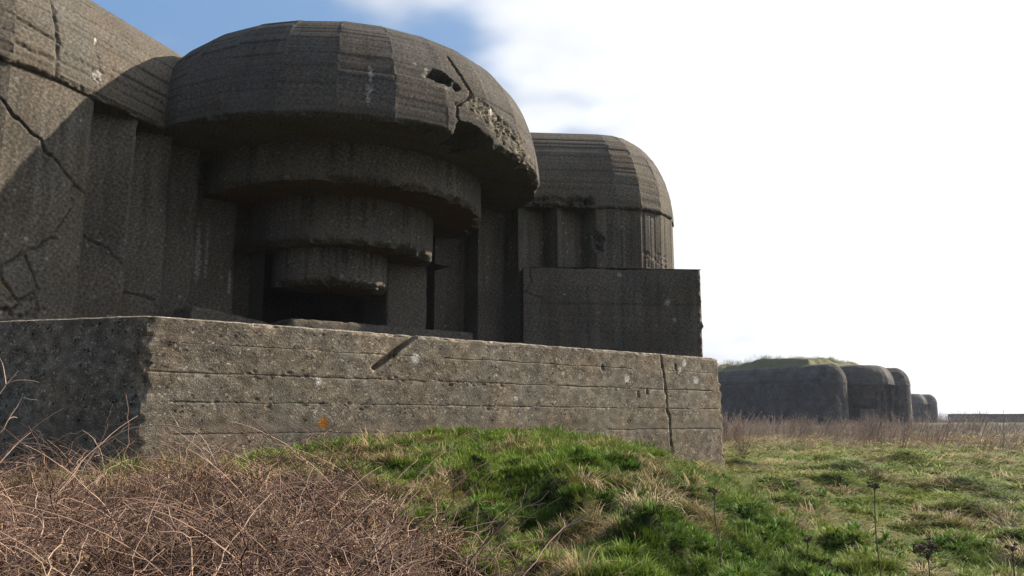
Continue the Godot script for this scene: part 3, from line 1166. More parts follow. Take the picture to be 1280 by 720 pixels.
	kerb.position = Vector3(-4.1, 4.15, 1.3)
	kerb.rotation_degrees = Vector3(0, 14, -6)
	# --- plinth block under the right wing
	var fn := Vector2(-0.554, 0.833)
	var a0 := flare(1.0, 3.35) + fn * 0.45
	var a1 := flare(1.0, -2.9) + fn * 0.45
	var pb := shell([a0 - fn * 2.4, a0, a1, a1 - fn * 3.0], -1.0, upright_profile(-0.4, 6.85, 0.05), [0.2, 0.045, 0.2])
	base_relief(pb, CAST, 0.15, 0.55, false, 0.014)
	var pu := pb.starts[1]
	for q in 60:        # chipped top and corner
		pit(pb, Vector2(pu + rng.randf_range(0.0, 6.3), 7.25), Vector2(rng.randf_range(0.05, 0.25), rng.randf_range(0.03, 0.09)), rng.randf_range(0.015, 0.05), 0.6, 0.6)
		pit(pb, Vector2(pu + 6.25, rng.randf_range(4.0, 7.2)), Vector2(rng.randf_range(0.04, 0.1), rng.randf_range(0.05, 0.25)), rng.randf_range(0.02, 0.05), 0.6, 0.6)
	crack(pb, [Vector2(pu + 0.2, 7.25), Vector2(pu + 0.22, 6.7), Vector2(pu + 0.05, 6.4)], 0.05, 0.06, 71, 0.04)
	crack(pb, [Vector2(pu, 6.35), Vector2(pu + 0.6, 6.1), Vector2(pu + 0.5, 5.6)], 0.04, 0.05, 72, 0.05)
	for st in [[3.35, 7.02, 0.09], [5.0, 6.05, 0.1], [5.25, 5.45, 0.07], [1.4, 6.3, 0.05], [2.6, 5.7, 0.05]]:
		stain(pb, Vector2(pu + st[0], st[1]), Vector2(st[2], st[2]), Color(0.6, 0.58, 0.54), 0.85, 0.6)
	runs(pb, 30, pu, pu + 6.2, 7.2, 18, Color(0.1, 0.094, 0.082), Color(0.29, 0.275, 0.245))
	place(pb)
	var pl := part("plinth_block", slab(PackedVector2Array([a0 - fn * 2.4, a0, a1, a1 - fn * 3.0]), 6.848, CAST, true), concrete, o)
	panels(pb, "plinth_face", concrete, pl)


func turf_top(x: float, z: float) -> float:
	var e := minf(minf(x + 11.0, 9.0 - x), minf(z + 29.0, -2.2 - z))
	return SPRING + RISE - 0.25 + 2.2 * smoothstep(0.0, 2.6, e) * (0.8 + 0.7 * n_low.get_noise_2d(x * 0.22, z * 0.22)) + 0.12 * n_low.get_noise_2d(x, z)


# coarser copies of the same casemate for the rest of the battery
func make_far_casemates() -> void:
	var o := thing("gun_casemate", "middle-distance dark concrete casemate with grassy earth on its roof, beyond the dry weeds", "bunker", Vector3(65.3, -1.0, -152.0), deg_to_rad(FACING - 4.0), "concrete gun casemates of the battery")
	depth_z = -30.0
	var tint := Color(0.125, 0.119, 0.114)
	var roof := part("roof_slab", slab(outline(SETBACK), SPRING + RISE - 0.004, tint, true), far_concrete, o)
	part("roof_soffit", slab(outline(0.0), SPRING + 0.012, tint, false), far_concrete, o)
	for sx in [-1.0, 1.0]:
		var s := shell(upper_path(sx), -sx, ellipse_profile(SPRING, 0.2), [0.4])
		base_relief(s, tint, 0.35, 0.4, false, 0.09)
		if sx < 0:
			for st in [[s.starts[2] + 0.3, 1.2, 0.3, 1.0], [s.starts[3] + 0.2, 0.6, 0.25, 1.2]]:
				stain(s, Vector2(st[0], st[1]), Vector2(st[2], st[3]), Color(0.3, 0.28, 0.26), 0.7, 0.6)
		panels(s, "roof_panel", far_concrete, roof)
		var low := part("wing_wall", slab(PackedVector2Array([Vector2(sx * 2.2, -7.0), flare(sx, 1.0), Vector2(sx * 10.0, -1.0), Vector2(sx * 12.0, -6.0)]), SPRING - 0.05, tint, false), far_concrete, o)
		var lw := shell(lower_path(sx, [6.4, 4.9, 3.5, 2.1, 0.73]), -sx, upright_profile(-0.5, SPRING + 0.01, 0.4, 0.06), [0.4])
		base_relief(lw, tint, 0.45, 0.6, true, 0.06)
		for q in 40:
			stain(lw, Vector2(lw.starts[6] + hash1(q, 4.0) * 40.0, 9.6), Vector2(0.2 + hash1(q, 5.0) * 0.7, 1.5 + 3.0 * hash1(q, 6.0)), Color(0.075, 0.07, 0.068), 0.6, 0.7)
		for q in 6:
			stain(lw, Vector2(lw.starts[14] + 0.3 + hash1(q, 2.0), 1.5 + q * 1.1), Vector2(0.25, 0.5), Color(0.42, 0.4, 0.37), 0.7, 0.8)
		panels(lw, "wall_panel", far_concrete, low)
	var bk := shell([Vector2(-13, depth_z), Vector2(13, depth_z)], 1.0, upright_profile(-0.5, SPRING + RISE, 2.0), [3.0])
	base_relief(bk, tint)
	panels(bk, "rear_wall", far_concrete, o)
	var hp := hood_path(13.5, HOOD_R, -96.4, 92.6)
	var s := shell(hp, 1.0, ellipse_profile(SPRING - 0.02, 0.2), [0.3])
	for i in s.normals.size():
		if s.normals[i].dot(s.path[i]) < 0.0:
			s.normals[i] = -s.normals[i]
	base_relief(s, tint, 0.16, 0.4, false, 0.05)
	for deg in [-2.0, 3.5, 9.0]:
		stain(s, Vector2(to_u(deg), 2.0), Vector2(0.22, 2.4), Color(0.5, 0.47, 0.44), 0.8, 0.3)
	var cap := PackedVector2Array()
	for q in hp:
		cap.append(q.normalized() * (HOOD_R - SETBACK))
	var hood := part("roof_hood", slab(cap, SPRING + RISE - 0.024, tint, true), far_concrete, o)
	panels(s, "hood_panel", far_concrete, hood)
	part("hood_soffit", soffit(s, 4.0, tint, RUST, 4), far_concrete, hood)
	for rg in [[4.4, 8.0, SPRING, 2.5], [2.85, 6.62, 8.03, 1.3], [1.75, 5.55, 6.65, 0.2]]:
		var q := shell(hood_path(7.5, rg[0], -105.0, 105.0), 1.0, upright_profile(rg[1], rg[2], 0.4), [0.5])
		for i in q.normals.size():
			if q.normals[i].dot(q.path[i]) < 0.0:
				q.normals[i] = -q.normals[i]
		base_relief(q, tint, 0.2)
		place(q)
		var ring := part("embrasure_ring", cut(q, 0, q.nu - 1, 0, q.nv - 1), far_concrete, o)
		part("ring_soffit", soffit(q, rg[3], tint, RUST, 3), far_concrete, ring)
	var sill := part("embrasure_sill", rough_block(Vector3(6.4, 3.4, 3.4), tint, 0.5, 0.03, 5.0), far_concrete, o)
	sill.position = Vector3(0.9, 3.0, -0.2)
	var room := shell([Vector2(-2.6, 0.2), Vector2(-2.6, -7.0), Vector2(2.6, -7.0), Vector2(2.6, 0.2)], 1.0, upright_profile(0.0, 6.6, 2.0), [2.0])
	base_relief(room, tint)
	panels(room, "chamber_wall", far_concrete, o)
	var third: Node3D = o.duplicate()
	third.name = numbered("gun_casemate")
	add_child(third)
	third.position = Vector3(139.0, -2.0, -284.0)
	third.rotation.y = deg_to_rad(FACING - 8.0)
	third.set_meta("label", "farthest and smallest concrete casemate, left of the long low wall on the horizon")
	# earth and turf lying on the middle casemate's roof
	var p := PackedVector3Array()
	var c := PackedColorArray()
	var nx := 60
	var nz := 70
	for i in nx + 1:
		for j in nz + 1:
			var x := lerpf(-11.0, 9.0, float(i) / nx)
			var z := lerpf(-29.0, -2.2, float(j) / nz)
			p.append(Vector3(x, turf_top(x, z), z))
			var t := 1.0 + 0.4 * n_mid.get_noise_2d(x, z)
			c.append(Color(0.10 * t, 0.10 * t, 0.05 * t))
	var turf := part("roof_turf", grid_mesh(p, c, nx + 1, nz + 1, Vector3.UP), plain_material("roof_earth", 1.0), self)
	turf.transform = o.transform
	tag(turf, "grassy earth mound lying on the roof of the middle-distance casemate", "turf mound")
	# long low wall on the skyline
	var w := thing("boundary_wall", "long low grey wall on the horizon at the far right edge", "wall", Vector3(170.0, 0.0, -310.0), deg_to_rad(-4.0))
	var main := part("wall_body", rough_block(Vector3(170.0, 6.5, 1.2), Color(0.13, 0.13, 0.13), 2.5, 0.1, 2.0), far_concrete, w)
	main.position = Vector3(82.0, 0.75, 0.0)
	var top := part("wall_coping", rough_block(Vector3(110.0, 0.4, 1.6), Color(0.15, 0.15, 0.15), 2.5, 0.08, 4.0), far_concrete, w)
	top.position = Vector3(118.0, 4.2, 0.0)


# ---------------------------------------------------------------- grass
func blades(rng: RandomNumberGenerator, count: int, h0: float, h1: float, spread: float, bend: float, width: float, segs := 3) -> ArrayMesh:
	var p := PackedVector3Array()
	var n := PackedVector3Array()
	var c := PackedColorArray()
	var ix := PackedInt32Array()
	for b in count:
		var a := rng.randf() * TAU
		var root := Vector3(cos(a), 0, sin(a)) * spread * sqrt(rng.randf())
		var la := a + rng.randf_range(-0.9, 0.9)
		var lean := Vector3(cos(la), 0, sin(la))
		var across := Vector3(-lean.z, 0, lean.x).rotated(Vector3.UP, rng.randf_range(-0.7, 0.7))
		var h := rng.randf_range(h0, h1)
		var bd := bend * rng.randf_range(0.3, 1.3)
		var tone := rng.randf_range(0.72, 1.28)
		var first := p.size()
		var ang := rng.randf_range(0.05, 0.35) * (0.5 + bd)
		var at := root - Vector3(0, 0.01, 0)
		for k in segs + 1:
			var t := float(k) / segs
			var wd := width * (1.0 - t * t * 0.95) * 0.5
			var dir := (Vector3.UP * cos(ang) + lean * sin(ang)).normalized()
			var nn := across.cross(dir).normalized()
			if nn.y < 0.0:
				nn = -nn
			for e in [-1.0, 1.0]:
				p.append(at + across * wd * e)
				n.append((nn + Vector3.UP * 0.5).normalized())
				var q := tone * (0.9 + 0.2 * t)
				c.append(Color(q, q, q))
			at += dir * h / segs
			ang += bd * 1.5 / segs
		for k in segs:
			var i := first + k * 2
			ix.append_array([i, i + 2, i + 1, i + 1, i + 2, i + 3])
	return raw_mesh(p, n, c, ix)


class Crop:
	var buf := PackedFloat32Array()
	var count := 0

	func add(t: Transform3D, c: Color) -> void:
		var b := t.basis
		buf.append_array([b.x.x, b.y.x, b.z.x, t.origin.x, b.x.y, b.y.y, b.z.y, t.origin.y, b.x.z, b.y.z, b.z.z, t.origin.z, c.r, c.g, c.b, 1.0])
		count += 1


func sow(crop: Crop, mesh: Mesh, mat: Material, called: String, parent: Node) -> MultiMeshInstance3D:
	var mm := MultiMesh.new()
	mm.transform_format = MultiMesh.TRANSFORM_3D
	mm.use_colors = true
	mm.mesh = mesh
	mm.instance_count = crop.count
	mm.buffer = crop.buf
	var o := MultiMeshInstance3D.new()
	o.name = called
	o.multimesh = mm
	o.material_override = mat
	parent.add_child(o, true)
	return o


func blocked(x: float, z: float) -> bool:
	var sd := wall_coords(x, z)
	if sd.y < 0.06 and sd.x > -0.3 and sd.x < 15.05:
		return true
	if sd.x <= 0.3 and z < -13.0 - 0.26 * (-5.96 - x) * 1.0 and x < -5.5:
		return true
	return sd.y < 0.06 and sd.x < 15.05


func make_grass() -> void:
	var rng := RandomNumberGenerator.new()
	rng.seed = 101
	var mat := plain_material("grass_blade", 0.75, 0.5)
	var dry := plain_material("dead_grass_blade", 0.85, 0.3)
	var short := [blades(rng, 18, 0.04, 0.10, 0.06, 1.0, 0.007), blades(rng, 16, 0.05, 0.13, 0.07, 0.8, 0.0065), blades(rng, 20, 0.03, 0.08, 0.07, 1.3, 0.008)]
	var straw := [blades(rng, 16, 0.10, 0.24, 0.06, 1.5, 0.006), blades(rng, 14, 0.08, 0.2, 0.08, 2.0, 0.006)]
	var crops := []
	for k in 5:
		crops.append(Crop.new())
	for i in 230000:
		var az := deg_to_rad(rng.randf_range(-41.0, 42.0))
		var r := 3.6 * exp(rng.randf() * log(75.0 / 3.6))
		var x := sin(az) * r
		var z := -cos(az) * r
		if blocked(x, z):
			continue
		var th := thicket(x, z)
		if th > 0.6 and rng.randf() < 0.75:
			continue
		if r < 14.0 and hollow(x, z) > rng.randf_range(0.2, 0.75):
			continue
		var d := dryness(x, z)
		var big := clampf(r / 9.0, 0.85, 4.0)
		var trod := trodden(x, z) if x > 3.0 else 0.0
		if trod > 0.4 and rng.randf() < 0.35:
			continue
		var is_dry := rng.randf() < d * 0.85
		var k := (3 + rng.randi() % 2) if is_dry else rng.randi() % 3
		var tuft := maxf(n_lump.get_noise_2d(x * 1.9 + 40.0, z * 1.9), 0.0)
		var sc := big * rng.randf_range(0.7, 1.25) * (1.0 + tuft * 1.3)
		var tall := sc / maxf(1.0, big * 0.62) * lerpf(1.0, 0.6, smoothstep(9.0, 22.0, r)) * (0.55 + 0.5 * smoothstep(-0.3, 0.5, n_lump.get_noise_2d(x * 0.9 + 11.0, z * 0.9)))
		tall *= 1.0 - 0.55 * trod
		if x > 3.0:
			tall *= 0.8
		var b := Basis(Vector3.UP, rng.randf() * TAU).scaled(Vector3(sc, tall, sc))
		var lean := Basis(Vector3(1, 0, 0), rng.randf_range(-0.2, 0.2)) * Basis(Vector3(0, 0, 1), rng.randf_range(-0.2, 0.2))
		var col: Color
		if is_dry:
			col = Color(0.33, 0.255, 0.14).lerp(Color(0.2, 0.14, 0.08), rng.randf())
		else:
			var g := clampf(0.5 + 0.9 * n_patch.get_noise_2d(x * 0.7 + 200.0, z * 0.7) + rng.randf_range(-0.25, 0.25), 0.0, 1.0)
			col = Color(0.048, 0.105, 0.013).lerp(Color(0.165, 0.225, 0.032), g)
			col = col.lerp(Color(0.23, 0.2, 0.08), clampf(d * 0.4 + 0.35 * trod + (0.16 if x > 3.0 else 0.0), 0.0, 1.0))
		crops[k].add(Transform3D(lean * b, Vector3(x, ground(x, z), z)), col)
	var leafy := Crop.new()
	var rosette := blades(rng, 11, 0.05, 0.11, 0.03, 1.5, 0.026, 4)
	for i in 16000:      # patches of fresh broad-leaved weeds on the bank
		var az := deg_to_rad(rng.randf_range(-14.0, 30.0))
		var r := 4.5 * exp(rng.randf() * log(19.0 / 4.5))
		var x := sin(az) * r
		var z := -cos(az) * r
		var w := n_lump.get_noise_2d(x * 0.55 + 130.0, z * 0.55) + 0.12 * smoothstep(0.5, 2.0, x)
		if blocked(x, z) or w < rng.randf_range(0.02, 0.3) or hollow(x, z) > 0.5:
			continue
		var g := rng.randf()
		var t := Basis(Vector3.UP, rng.randf() * TAU).scaled(Vector3.ONE * rng.randf_range(0.5, 1.1) * clampf(r / 9.0, 0.9, 1.8))
		leafy.add(Transform3D(t, Vector3(x, ground(x, z) + 0.01, z)), Color(0.045, 0.11, 0.015).lerp(Color(0.12, 0.21, 0.03), g))
	tag(sow(leafy, rosette, mat, "leafy_weeds", self), "fresh broad-leaved weeds in patches on the bank", "weeds", "", "stuff")
	for k in 5:
		var o := sow(crops[k], short[k] if k < 3 else straw[k - 3], mat if k < 3 else dry, "grass" if k < 3 else "dead_grass", self)
		tag(o, "short green grass growing over the bank and field" if k < 3 else "straw-coloured dead grass among the green on the bank", "grass", "", "stuff")


# ---------------------------------------------------------------- dead brambles
func tube(points: PackedVector3Array, r0: float, r1: float, sides := 4, tone := Color(1, 1, 1)) -> ArrayMesh:
	var p := PackedVector3Array()
	var n := PackedVector3Array()
	var c := PackedColorArray()
	var ix := PackedInt32Array()
	var m := points.size()
	for i in m:
		var dir := (points[mini(i + 1, m - 1)] - points[maxi(i - 1, 0)]).normalized()
		var sidev := dir.cross(Vector3(0.3, 1, 0.2)).normalized()
		var upv := sidev.cross(dir).normalized()
		var r := lerpf(r0, r1, float(i) / (m - 1))
		for k in sides:
			var a := TAU * k / sides
			var o := sidev * cos(a) + upv * sin(a)
			p.append(points[i] + o * r)
			n.append(o)
			c.append(tone)
	for i in m - 1:
		for k in sides:
			var a := i * sides + k
			var b := i * sides + (k + 1) % sides
			ix.append_array([a, b, a + sides, b, b + sides, a + sides])
	return raw_mesh(p, n, c, ix)


func arc_points(rng: RandomNumberGenerator, long: float, rise: float, curl: float, wob: float, n := 9) -> PackedVector3Array:
	var out := PackedVector3Array()
	var at := Vector3.ZERO
	var pitch := rise
	var yaw := 0.0
	for i in n:
		out.append(at)
		at += Vector3(cos(pitch) * cos(yaw), sin(pitch), cos(pitch) * sin(yaw)) * long / (n - 1)
		pitch -= curl / (n - 1) * rng.randf_range(0.4, 1.6)
		yaw += rng.randf_range(-wob, wob)
	return out


func join(meshes: Array) -> ArrayMesh:
	var st := SurfaceTool.new()
	st.begin(Mesh.PRIMITIVE_TRIANGLES)
	for m in meshes:
		st.append_from(m, 0, Transform3D())
	return st.commit()


func make_brambles() -> void:
	var rng := RandomNumberGenerator.new()
	rng.seed = 55
	var mat := plain_material("dead_stem", 0.85)
	var kinds := []
	for k in 8:
		var long := rng.randf_range(0.6, 1.3) if k < 4 else rng.randf_range(0.2, 0.5)
		var pts := arc_points(rng, long, rng.randf_range(0.1, 1.2), rng.randf_range(0.6, 3.6), 0.55, 15)
		var list := [tube(pts, 0.0058 if k < 4 else 0.0042, 0.0018, 3)]
		for b in 4:       # side twigs
			var i := rng.randi_range(2, 9)
			var tw := arc_points(rng, long * rng.randf_range(0.15, 0.35), rng.randf_range(-0.4, 1.2), rng.randf_range(-1, 2), 0.7, 5)
			var turn := Basis(Vector3.UP, rng.randf() * TAU)
			for q in tw.size():
				tw[q] = turn * tw[q] + pts[i]
			list.append(tube(tw, 0.0026, 0.0012, 3))
		kinds.append(join(list))
	kinds.append(blades(rng, 22, 0.06, 0.2, 0.09, 2.2, 0.009))
	kinds.append(blades(rng, 20, 0.1, 0.26, 0.08, 1.7, 0.006))
	var crops := []
	for k in 10:
		crops.append(Crop.new())
	for made in 46000:
		var az := deg_to_rad(rng.randf_range(-42.0, 0.0))
		var r := 3.8 * exp(rng.randf() * log(13.2 / 3.8))
		var x := sin(az) * r
		var z := -cos(az) * r
		var th := thicket(x, z)
		if rng.randf() > th + 0.015 or blocked(x, z):
			continue
		var y := ground(x, z)
		var lump := n_lump.get_noise_2d(x * 0.9 + 9.0, z * 0.9)
		var heap := 0.07 + 0.52 * th * clampf(0.42 + 1.7 * lump, 0.0, 1.3)
		var pale := clampf(0.5 + 1.1 * n_patch.get_noise_2d(x * 1.6 + 60.0, z * 1.6), 0.0, 1.0)
		if made % 20 < 12:
			var k := rng.randi() % 4 if made % 20 < 3 else 4 + rng.randi() % 4
			var b := Basis(Vector3.UP, rng.randf() * TAU) * Basis(Vector3(0, 0, 1), rng.randf_range(-0.6, 0.4))
			var t := rng.randf()
			var col := Color(0.075, 0.042, 0.034).lerp(Color(0.36, 0.258, 0.20), pow(t, 2.8))
			crops[k].add(Transform3D(b.scaled(Vector3.ONE * rng.randf_range(0.55, 1.1)), Vector3(x, y + heap * rng.randf_range(-0.2, 0.85), z)), col)
		else:
			if pale < 0.3 or rng.randf() > pale * 1.1:
				continue
			var k := 8 + rng.randi() % 2
			var b := Basis(Vector3.UP, rng.randf() * TAU) * Basis(Vector3(1, 0, 0), rng.randf_range(-0.9, 0.9))
			var col := Color(0.085, 0.048, 0.034).lerp(Color(0.34, 0.24, 0.145), clampf(pale * 0.8 + rng.randf_range(-0.35, 0.35), 0.0, 1.0))
			crops[k].add(Transform3D(b.scaled(Vector3.ONE * rng.randf_range(0.7, 1.35)), Vector3(x, y + heap * rng.randf_range(-0.1, 0.6), z)), col)
	for k in 10:
		var o := sow(crops[k], kinds[k], mat, "bramble_thicket" if k < 8 else "bramble_litter", self)
		tag(o, "tangle of dead brown bramble stems at the lower left" if k < 8 else "pale dead leaves and grass heaped among the brambles", "brambles", "", "stuff")


func smooth_line(points: Array, n := 18) -> PackedVector3Array:
	var c := Curve3D.new()
	for i in points.size():
		var a: Vector3 = points[maxi(i - 1, 0)]
		var b: Vector3 = points[mini(i + 1, points.size() - 1)]
		c.add_point(points[i], (a - b) / 6.0, (b - a) / 6.0)
	var out := PackedVector3Array()
	var long := c.get_baked_length()
	for k in n:
		out.append(c.sample_baked(long * k / (n - 1)))
	return out


# a single dead cane: points are (x, height above the ground, z)
func cane(label: String, points: Array, radius: float, colour: Color, rng: RandomNumberGenerator, mat: Material) -> void:
	var first: Vector3 = points[0]
	var foot := Vector3(first.x, ground(first.x, first.z), first.z)
	var pts := []
	for q in points:
		pts.append(Vector3(q.x - foot.x, q.y * (1.4 if first.x < -3.0 else 1.1), q.z - foot.z))
	pts[0].y = -0.05
	var o := thing("bramble_cane", label, "bramble", foot, 0.0, "single dead canes standing out of the thicket")
	var line := smooth_line(pts, 22)
	for i in range(1, line.size()):
		line[i] += Vector3(rng.randfn(0, 0.006), rng.randfn(0, 0.006), rng.randfn(0, 0.006))
	part("stem", tube(line, radius, radius * 0.45, 5, colour), mat, o)
	for k in 4:
		var i := rng.randi_range(8, 19)
		var tw := arc_points(rng, rng.randf_range(0.12, 0.34), rng.randf_range(0.1, 1.2), rng.randf_range(-0.6, 1.4), 0.5, 6)
		var turn := Basis(Vector3.UP, rng.randf() * TAU)
		for q in tw.size():
			tw[q] = turn * tw[q] + line[i]
		part("twig", tube(tw, radius * 0.5, radius * 0.25, 4, colour), mat, o)


# dead flower stalk with a flat umbel of seed heads
func umbel(label: String, foot: Vector2, top: Vector3, head: float, rays: int, rng: RandomNumberGenerator, mat: Material) -> void:
	var at := Vector3(foot.x, ground(foot.x, foot.y), foot.y)
	var o := thing("umbel_stalk", label, "dead plant", at, 0.0, "dead umbel stalks on the bank and field")
	var tip := top - at
	var dark := Color(0.075, 0.055, 0.045)
	var line := smooth_line([Vector3(0, -0.05, 0), tip * 0.35 + Vector3(0.012, 0, 0.01), tip * 0.7 + Vector3(-0.01, 0, 0), tip], 14)
	part("stem", tube(line, 0.0055, 0.0035, 5, dark), mat, o)
	for k in rays:
		var a := TAU * k / rays + rng.randf_range(-0.3, 0.3)
		var out := head * sqrt((k + 0.6) / rays) * rng.randf_range(0.8, 1.1)
		var end := tip + Vector3(cos(a) * out, head * rng.randf_range(0.1, 0.9), sin(a) * out)
		var ray := part("ray", tube(smooth_line([tip - tip.normalized() * head * 0.4, tip.lerp(end, 0.5) + Vector3(0, -0.1 * head, 0), end], 6), 0.0026, 0.0016, 4, dark), mat, o)
		var bits := []
		for s in 9:
			var b := Basis(Vector3(rng.randf(), rng.randf(), rng.randf()).normalized(), rng.randf() * TAU)
			var e := end + Vector3(rng.randfn(0, 1), rng.randfn(0, 0.4), rng.randfn(0, 1)) * head * 0.16
			var p0 := b * Vector3(0.006, 0, 0)
			bits.append(tube(PackedVector3Array([e - p0 * 1.3, e - p0 * 0.5, e + p0 * 0.5, e + p0 * 1.3]), 0.004, 0.004, 5, dark * rng.randf_range(0.7, 1.6)))
		part("seed_head", join(bits), mat, ray)


func tussock(called: String, label: String, x: float, z: float, mesh: Mesh, size: float, colour: Color, mat: Material, group: String) -> void:
	var o := thing(called, label, "grass tussock" if called == "grass_tussock" else "weed", Vector3(x, ground(x, z) - 0.01, z), hash1(x, z) * TAU, group)
	var m := StandardMaterial3D.new()
	m.resource_name = called
	m.albedo_color = colour.linear_to_srgb()
	m.vertex_color_use_as_albedo = true
	m.roughness = 0.85
	m.metallic_specular = 0.3
	m.cull_mode = BaseMaterial3D.CULL_DISABLED
	var leaf := part("blades" if called == "grass_tussock" else "twigs", mesh, m, o)
	leaf.scale = Vector3.ONE * size


func make_plants() -> void:
	var rng := RandomNumberGenerator.new()
	rng.seed = 808
	var mat := plain_material("dry_stalk", 0.85)
	var pale := Color(0.36, 0.29, 0.23)
	var brown := Color(0.17, 0.11, 0.085)
	cane("pale bare cane rising steeply at the left edge in front of the shaded parapet", [Vector3(-5.15, 0, -7.3), Vector3(-5.0, 0.6, -7.35), Vector3(-4.78, 0.95, -7.4), Vector3(-4.55, 1.18, -7.4)], 0.009, pale, rng, mat)
	cane("forked pale cane bending to the right, just below the steepest one at the left edge", [Vector3(-5.2, 0, -7.6), Vector3(-4.95, 0.62, -7.6), Vector3(-4.75, 0.82, -7.6), Vector3(-4.62, 1.02, -7.6), Vector3(-4.45, 1.0, -7.6)], 0.008, pale, rng, mat)
	cane("short kinked cane at the left edge, lowest of the pale ones", [Vector3(-5.3, 0, -7.9), Vector3(-5.0, 0.45, -7.9), Vector3(-4.8, 0.66, -7.9), Vector3(-4.55, 0.72, -7.9)], 0.008, pale, rng, mat)
	cane("long pale bramble cane arching over to the right across the parapet corner", [Vector3(-5.0, 0, -9.2), Vector3(-4.75, 0.5, -9.2), Vector3(-4.3, 0.72, -9.2), Vector3(-3.85, 0.74, -9.2), Vector3(-3.45, 0.62, -9.15), Vector3(-3.2, 0.25, -9.1)], 0.0085, pale, rng, mat)
	cane("curved cane arching left in front of the shaded parapet face", [Vector3(-4.4, 0, -9.0), Vector3(-4.5, 0.5, -9.0), Vector3(-4.75, 0.72, -9.0), Vector3(-5.1, 0.62, -9.0)], 0.007, brown.lerp(pale, 0.5), rng, mat)
	cane("dark hooked cane curling into a loop on the grass right of the thicket", [Vector3(-2.35, 0, -9.0), Vector3(-2.36, 0.25, -9.0), Vector3(-2.3, 0.42, -9.0), Vector3(-2.16, 0.44, -9.0), Vector3(-2.1, 0.3, -9.0)], 0.007, brown, rng, mat)
	cane("long dark cane slanting up to the right at the thicket's lower edge", [Vector3(-2.3, 0, -5.9), Vector3(-2.1, 0.2, -6.0), Vector3(-1.8, 0.36, -6.1), Vector3(-1.55, 0.6, -6.2)], 0.008, brown, rng, mat)
	cane("pale cane lying in a low arch at the bottom, right of the thicket", [Vector3(-1.9, 0, -5.9), Vector3(-1.6, 0.24, -6.0), Vector3(-1.2, 0.34, -6.0), Vector3(-0.8, 0.2, -6.0)], 0.008, pale, rng, mat)
	cane("reddish brown upright cane in the middle of the thicket", [Vector3(-3.35, 0, -7.0), Vector3(-3.37, 0.4, -7.0), Vector3(-3.3, 0.75, -7.0), Vector3(-3.36, 1.0, -7.0)], 0.007, brown, rng, mat)
	cane("bleached broken stalk bent over at the foot of the straw tussock on the bank", [Vector3(0.32, 0, -6.9), Vector3(0.40, 0.16, -6.9), Vector3(0.58, 0.26, -6.9), Vector3(0.86, 0.22, -6.9)], 0.007, pale, rng, mat)
	cane("bleached stalk lying across the dark hollow of the bank", [Vector3(-0.15, 0.04, -8.2), Vector3(0.1, 0.16, -8.2), Vector3(0.32, 0.2, -8.2)], 0.007, pale, rng, mat)
	# dead umbels
	umbel("tall thin dead stalk with a small flat umbel, standing alone before the field", Vector2(2.50, -5.7), Vector3(2.58, 1.17, -5.85), 0.045, 7, rng, mat)
	umbel("broad dark branching umbel at the bottom right, largest of the dead seed heads", Vector2(2.42, -4.75), Vector3(2.42, 0.88, -4.85), 0.085, 12, rng, mat)
	umbel("dead stalk with a dark umbel in front of the bright green slope", Vector2(1.52, -6.1), Vector3(1.55, 1.1, -6.3), 0.05, 7, rng, mat)
	umbel("short leaning dead stalk at the bottom between the two dark umbels", Vector2(1.9, -5.4), Vector3(1.96, 0.86, -5.5), 0.03, 5, rng, mat)
	umbel("thin pale dead stalk left of the green slope's dark umbel", Vector2(1.15, -6.4), Vector3(1.2, 0.96, -6.6), 0.03, 5, rng, mat)
	umbel("small drooping dead seed head at the bottom right corner", Vector2(3.15, -5.2), Vector3(3.25, 0.82, -5.4), 0.04, 6, rng, mat)
	# straw tussocks hanging over the hollows
	var big := [blades(rng, 260, 0.22, 0.42, 0.16, 2.1, 0.007, 5), blades(rng, 220, 0.16, 0.34, 0.2, 1.7, 0.007, 4)]
	var straw := Color(0.40, 0.31, 0.19)
	var tus := "straw tussocks on the bank and field"
	tussock("grass_tussock", "straw tussock drooping over the hollow in the middle of the bank", 0.70, -8.35, big[0], 0.95, straw, mat, tus)
	tussock("grass_tussock", "straw tussock crowning the hump beside the highest dark hollow of the bank", -0.72, -10.2, big[0], 1.0, straw.lerp(brown, 0.3), mat, tus)
	tussock("grass_tussock", "pale straw tussock low on the bank, right of the bleached broken stalk", 1.15, -7.1, big[1], 1.0, straw, mat, tus)
	tussock("grass_tussock", "straw tussock between the thicket and the bank's middle hollow", -1.15, -7.7, big[0], 0.9, straw, mat, tus)
	tussock("grass_tussock", "flattened straw tussock at the foot of the parapet's right half", 2.2, -17.6, big[1], 1.2, straw, mat, tus)
	tussock("grass_tussock", "brown tussock on the slope between the bank and the field", 3.4, -10.2, big[1], 1.1, straw.lerp(brown, 0.5), mat, tus)
	tussock("grass_tussock", "straw tussock at the right edge of the near field", 7.3, -11.8, big[0], 1.2, straw.lerp(brown, 0.3), mat, tus)
	tussock("grass_tussock", "round dark tussock out in the field below the far casemates", 9.6, -22.0, big[1], 1.5, Color(0.12, 0.11, 0.05), mat, tus)
	# bushy dead weeds
	var bush := []
	for k in 2:
		var list := []
		for b in 34:
			var tw := arc_points(rng, rng.randf_range(0.4, 0.85), rng.randf_range(0.8, 1.5), rng.randf_range(-0.5, 1.0), 0.3, 6)
			var turn := Basis(Vector3.UP, rng.randf() * TAU)
			for q in tw.size():
				tw[q] = turn * tw[q]
			list.append(tube(tw, 0.005, 0.002, 3))
			for e in 4:
				var i := rng.randi_range(2, 5)
				var t2 := arc_points(rng, rng.randf_range(0.08, 0.2), rng.randf_range(0.0, 1.3), 0.6, 0.5, 4)
				var turn2 := Basis(Vector3.UP, rng.randf() * TAU)
				for q in t2.size():
					t2[q] = turn2 * t2[q] + tw[i]
				list.append(tube(t2, 0.003, 0.0015, 3))
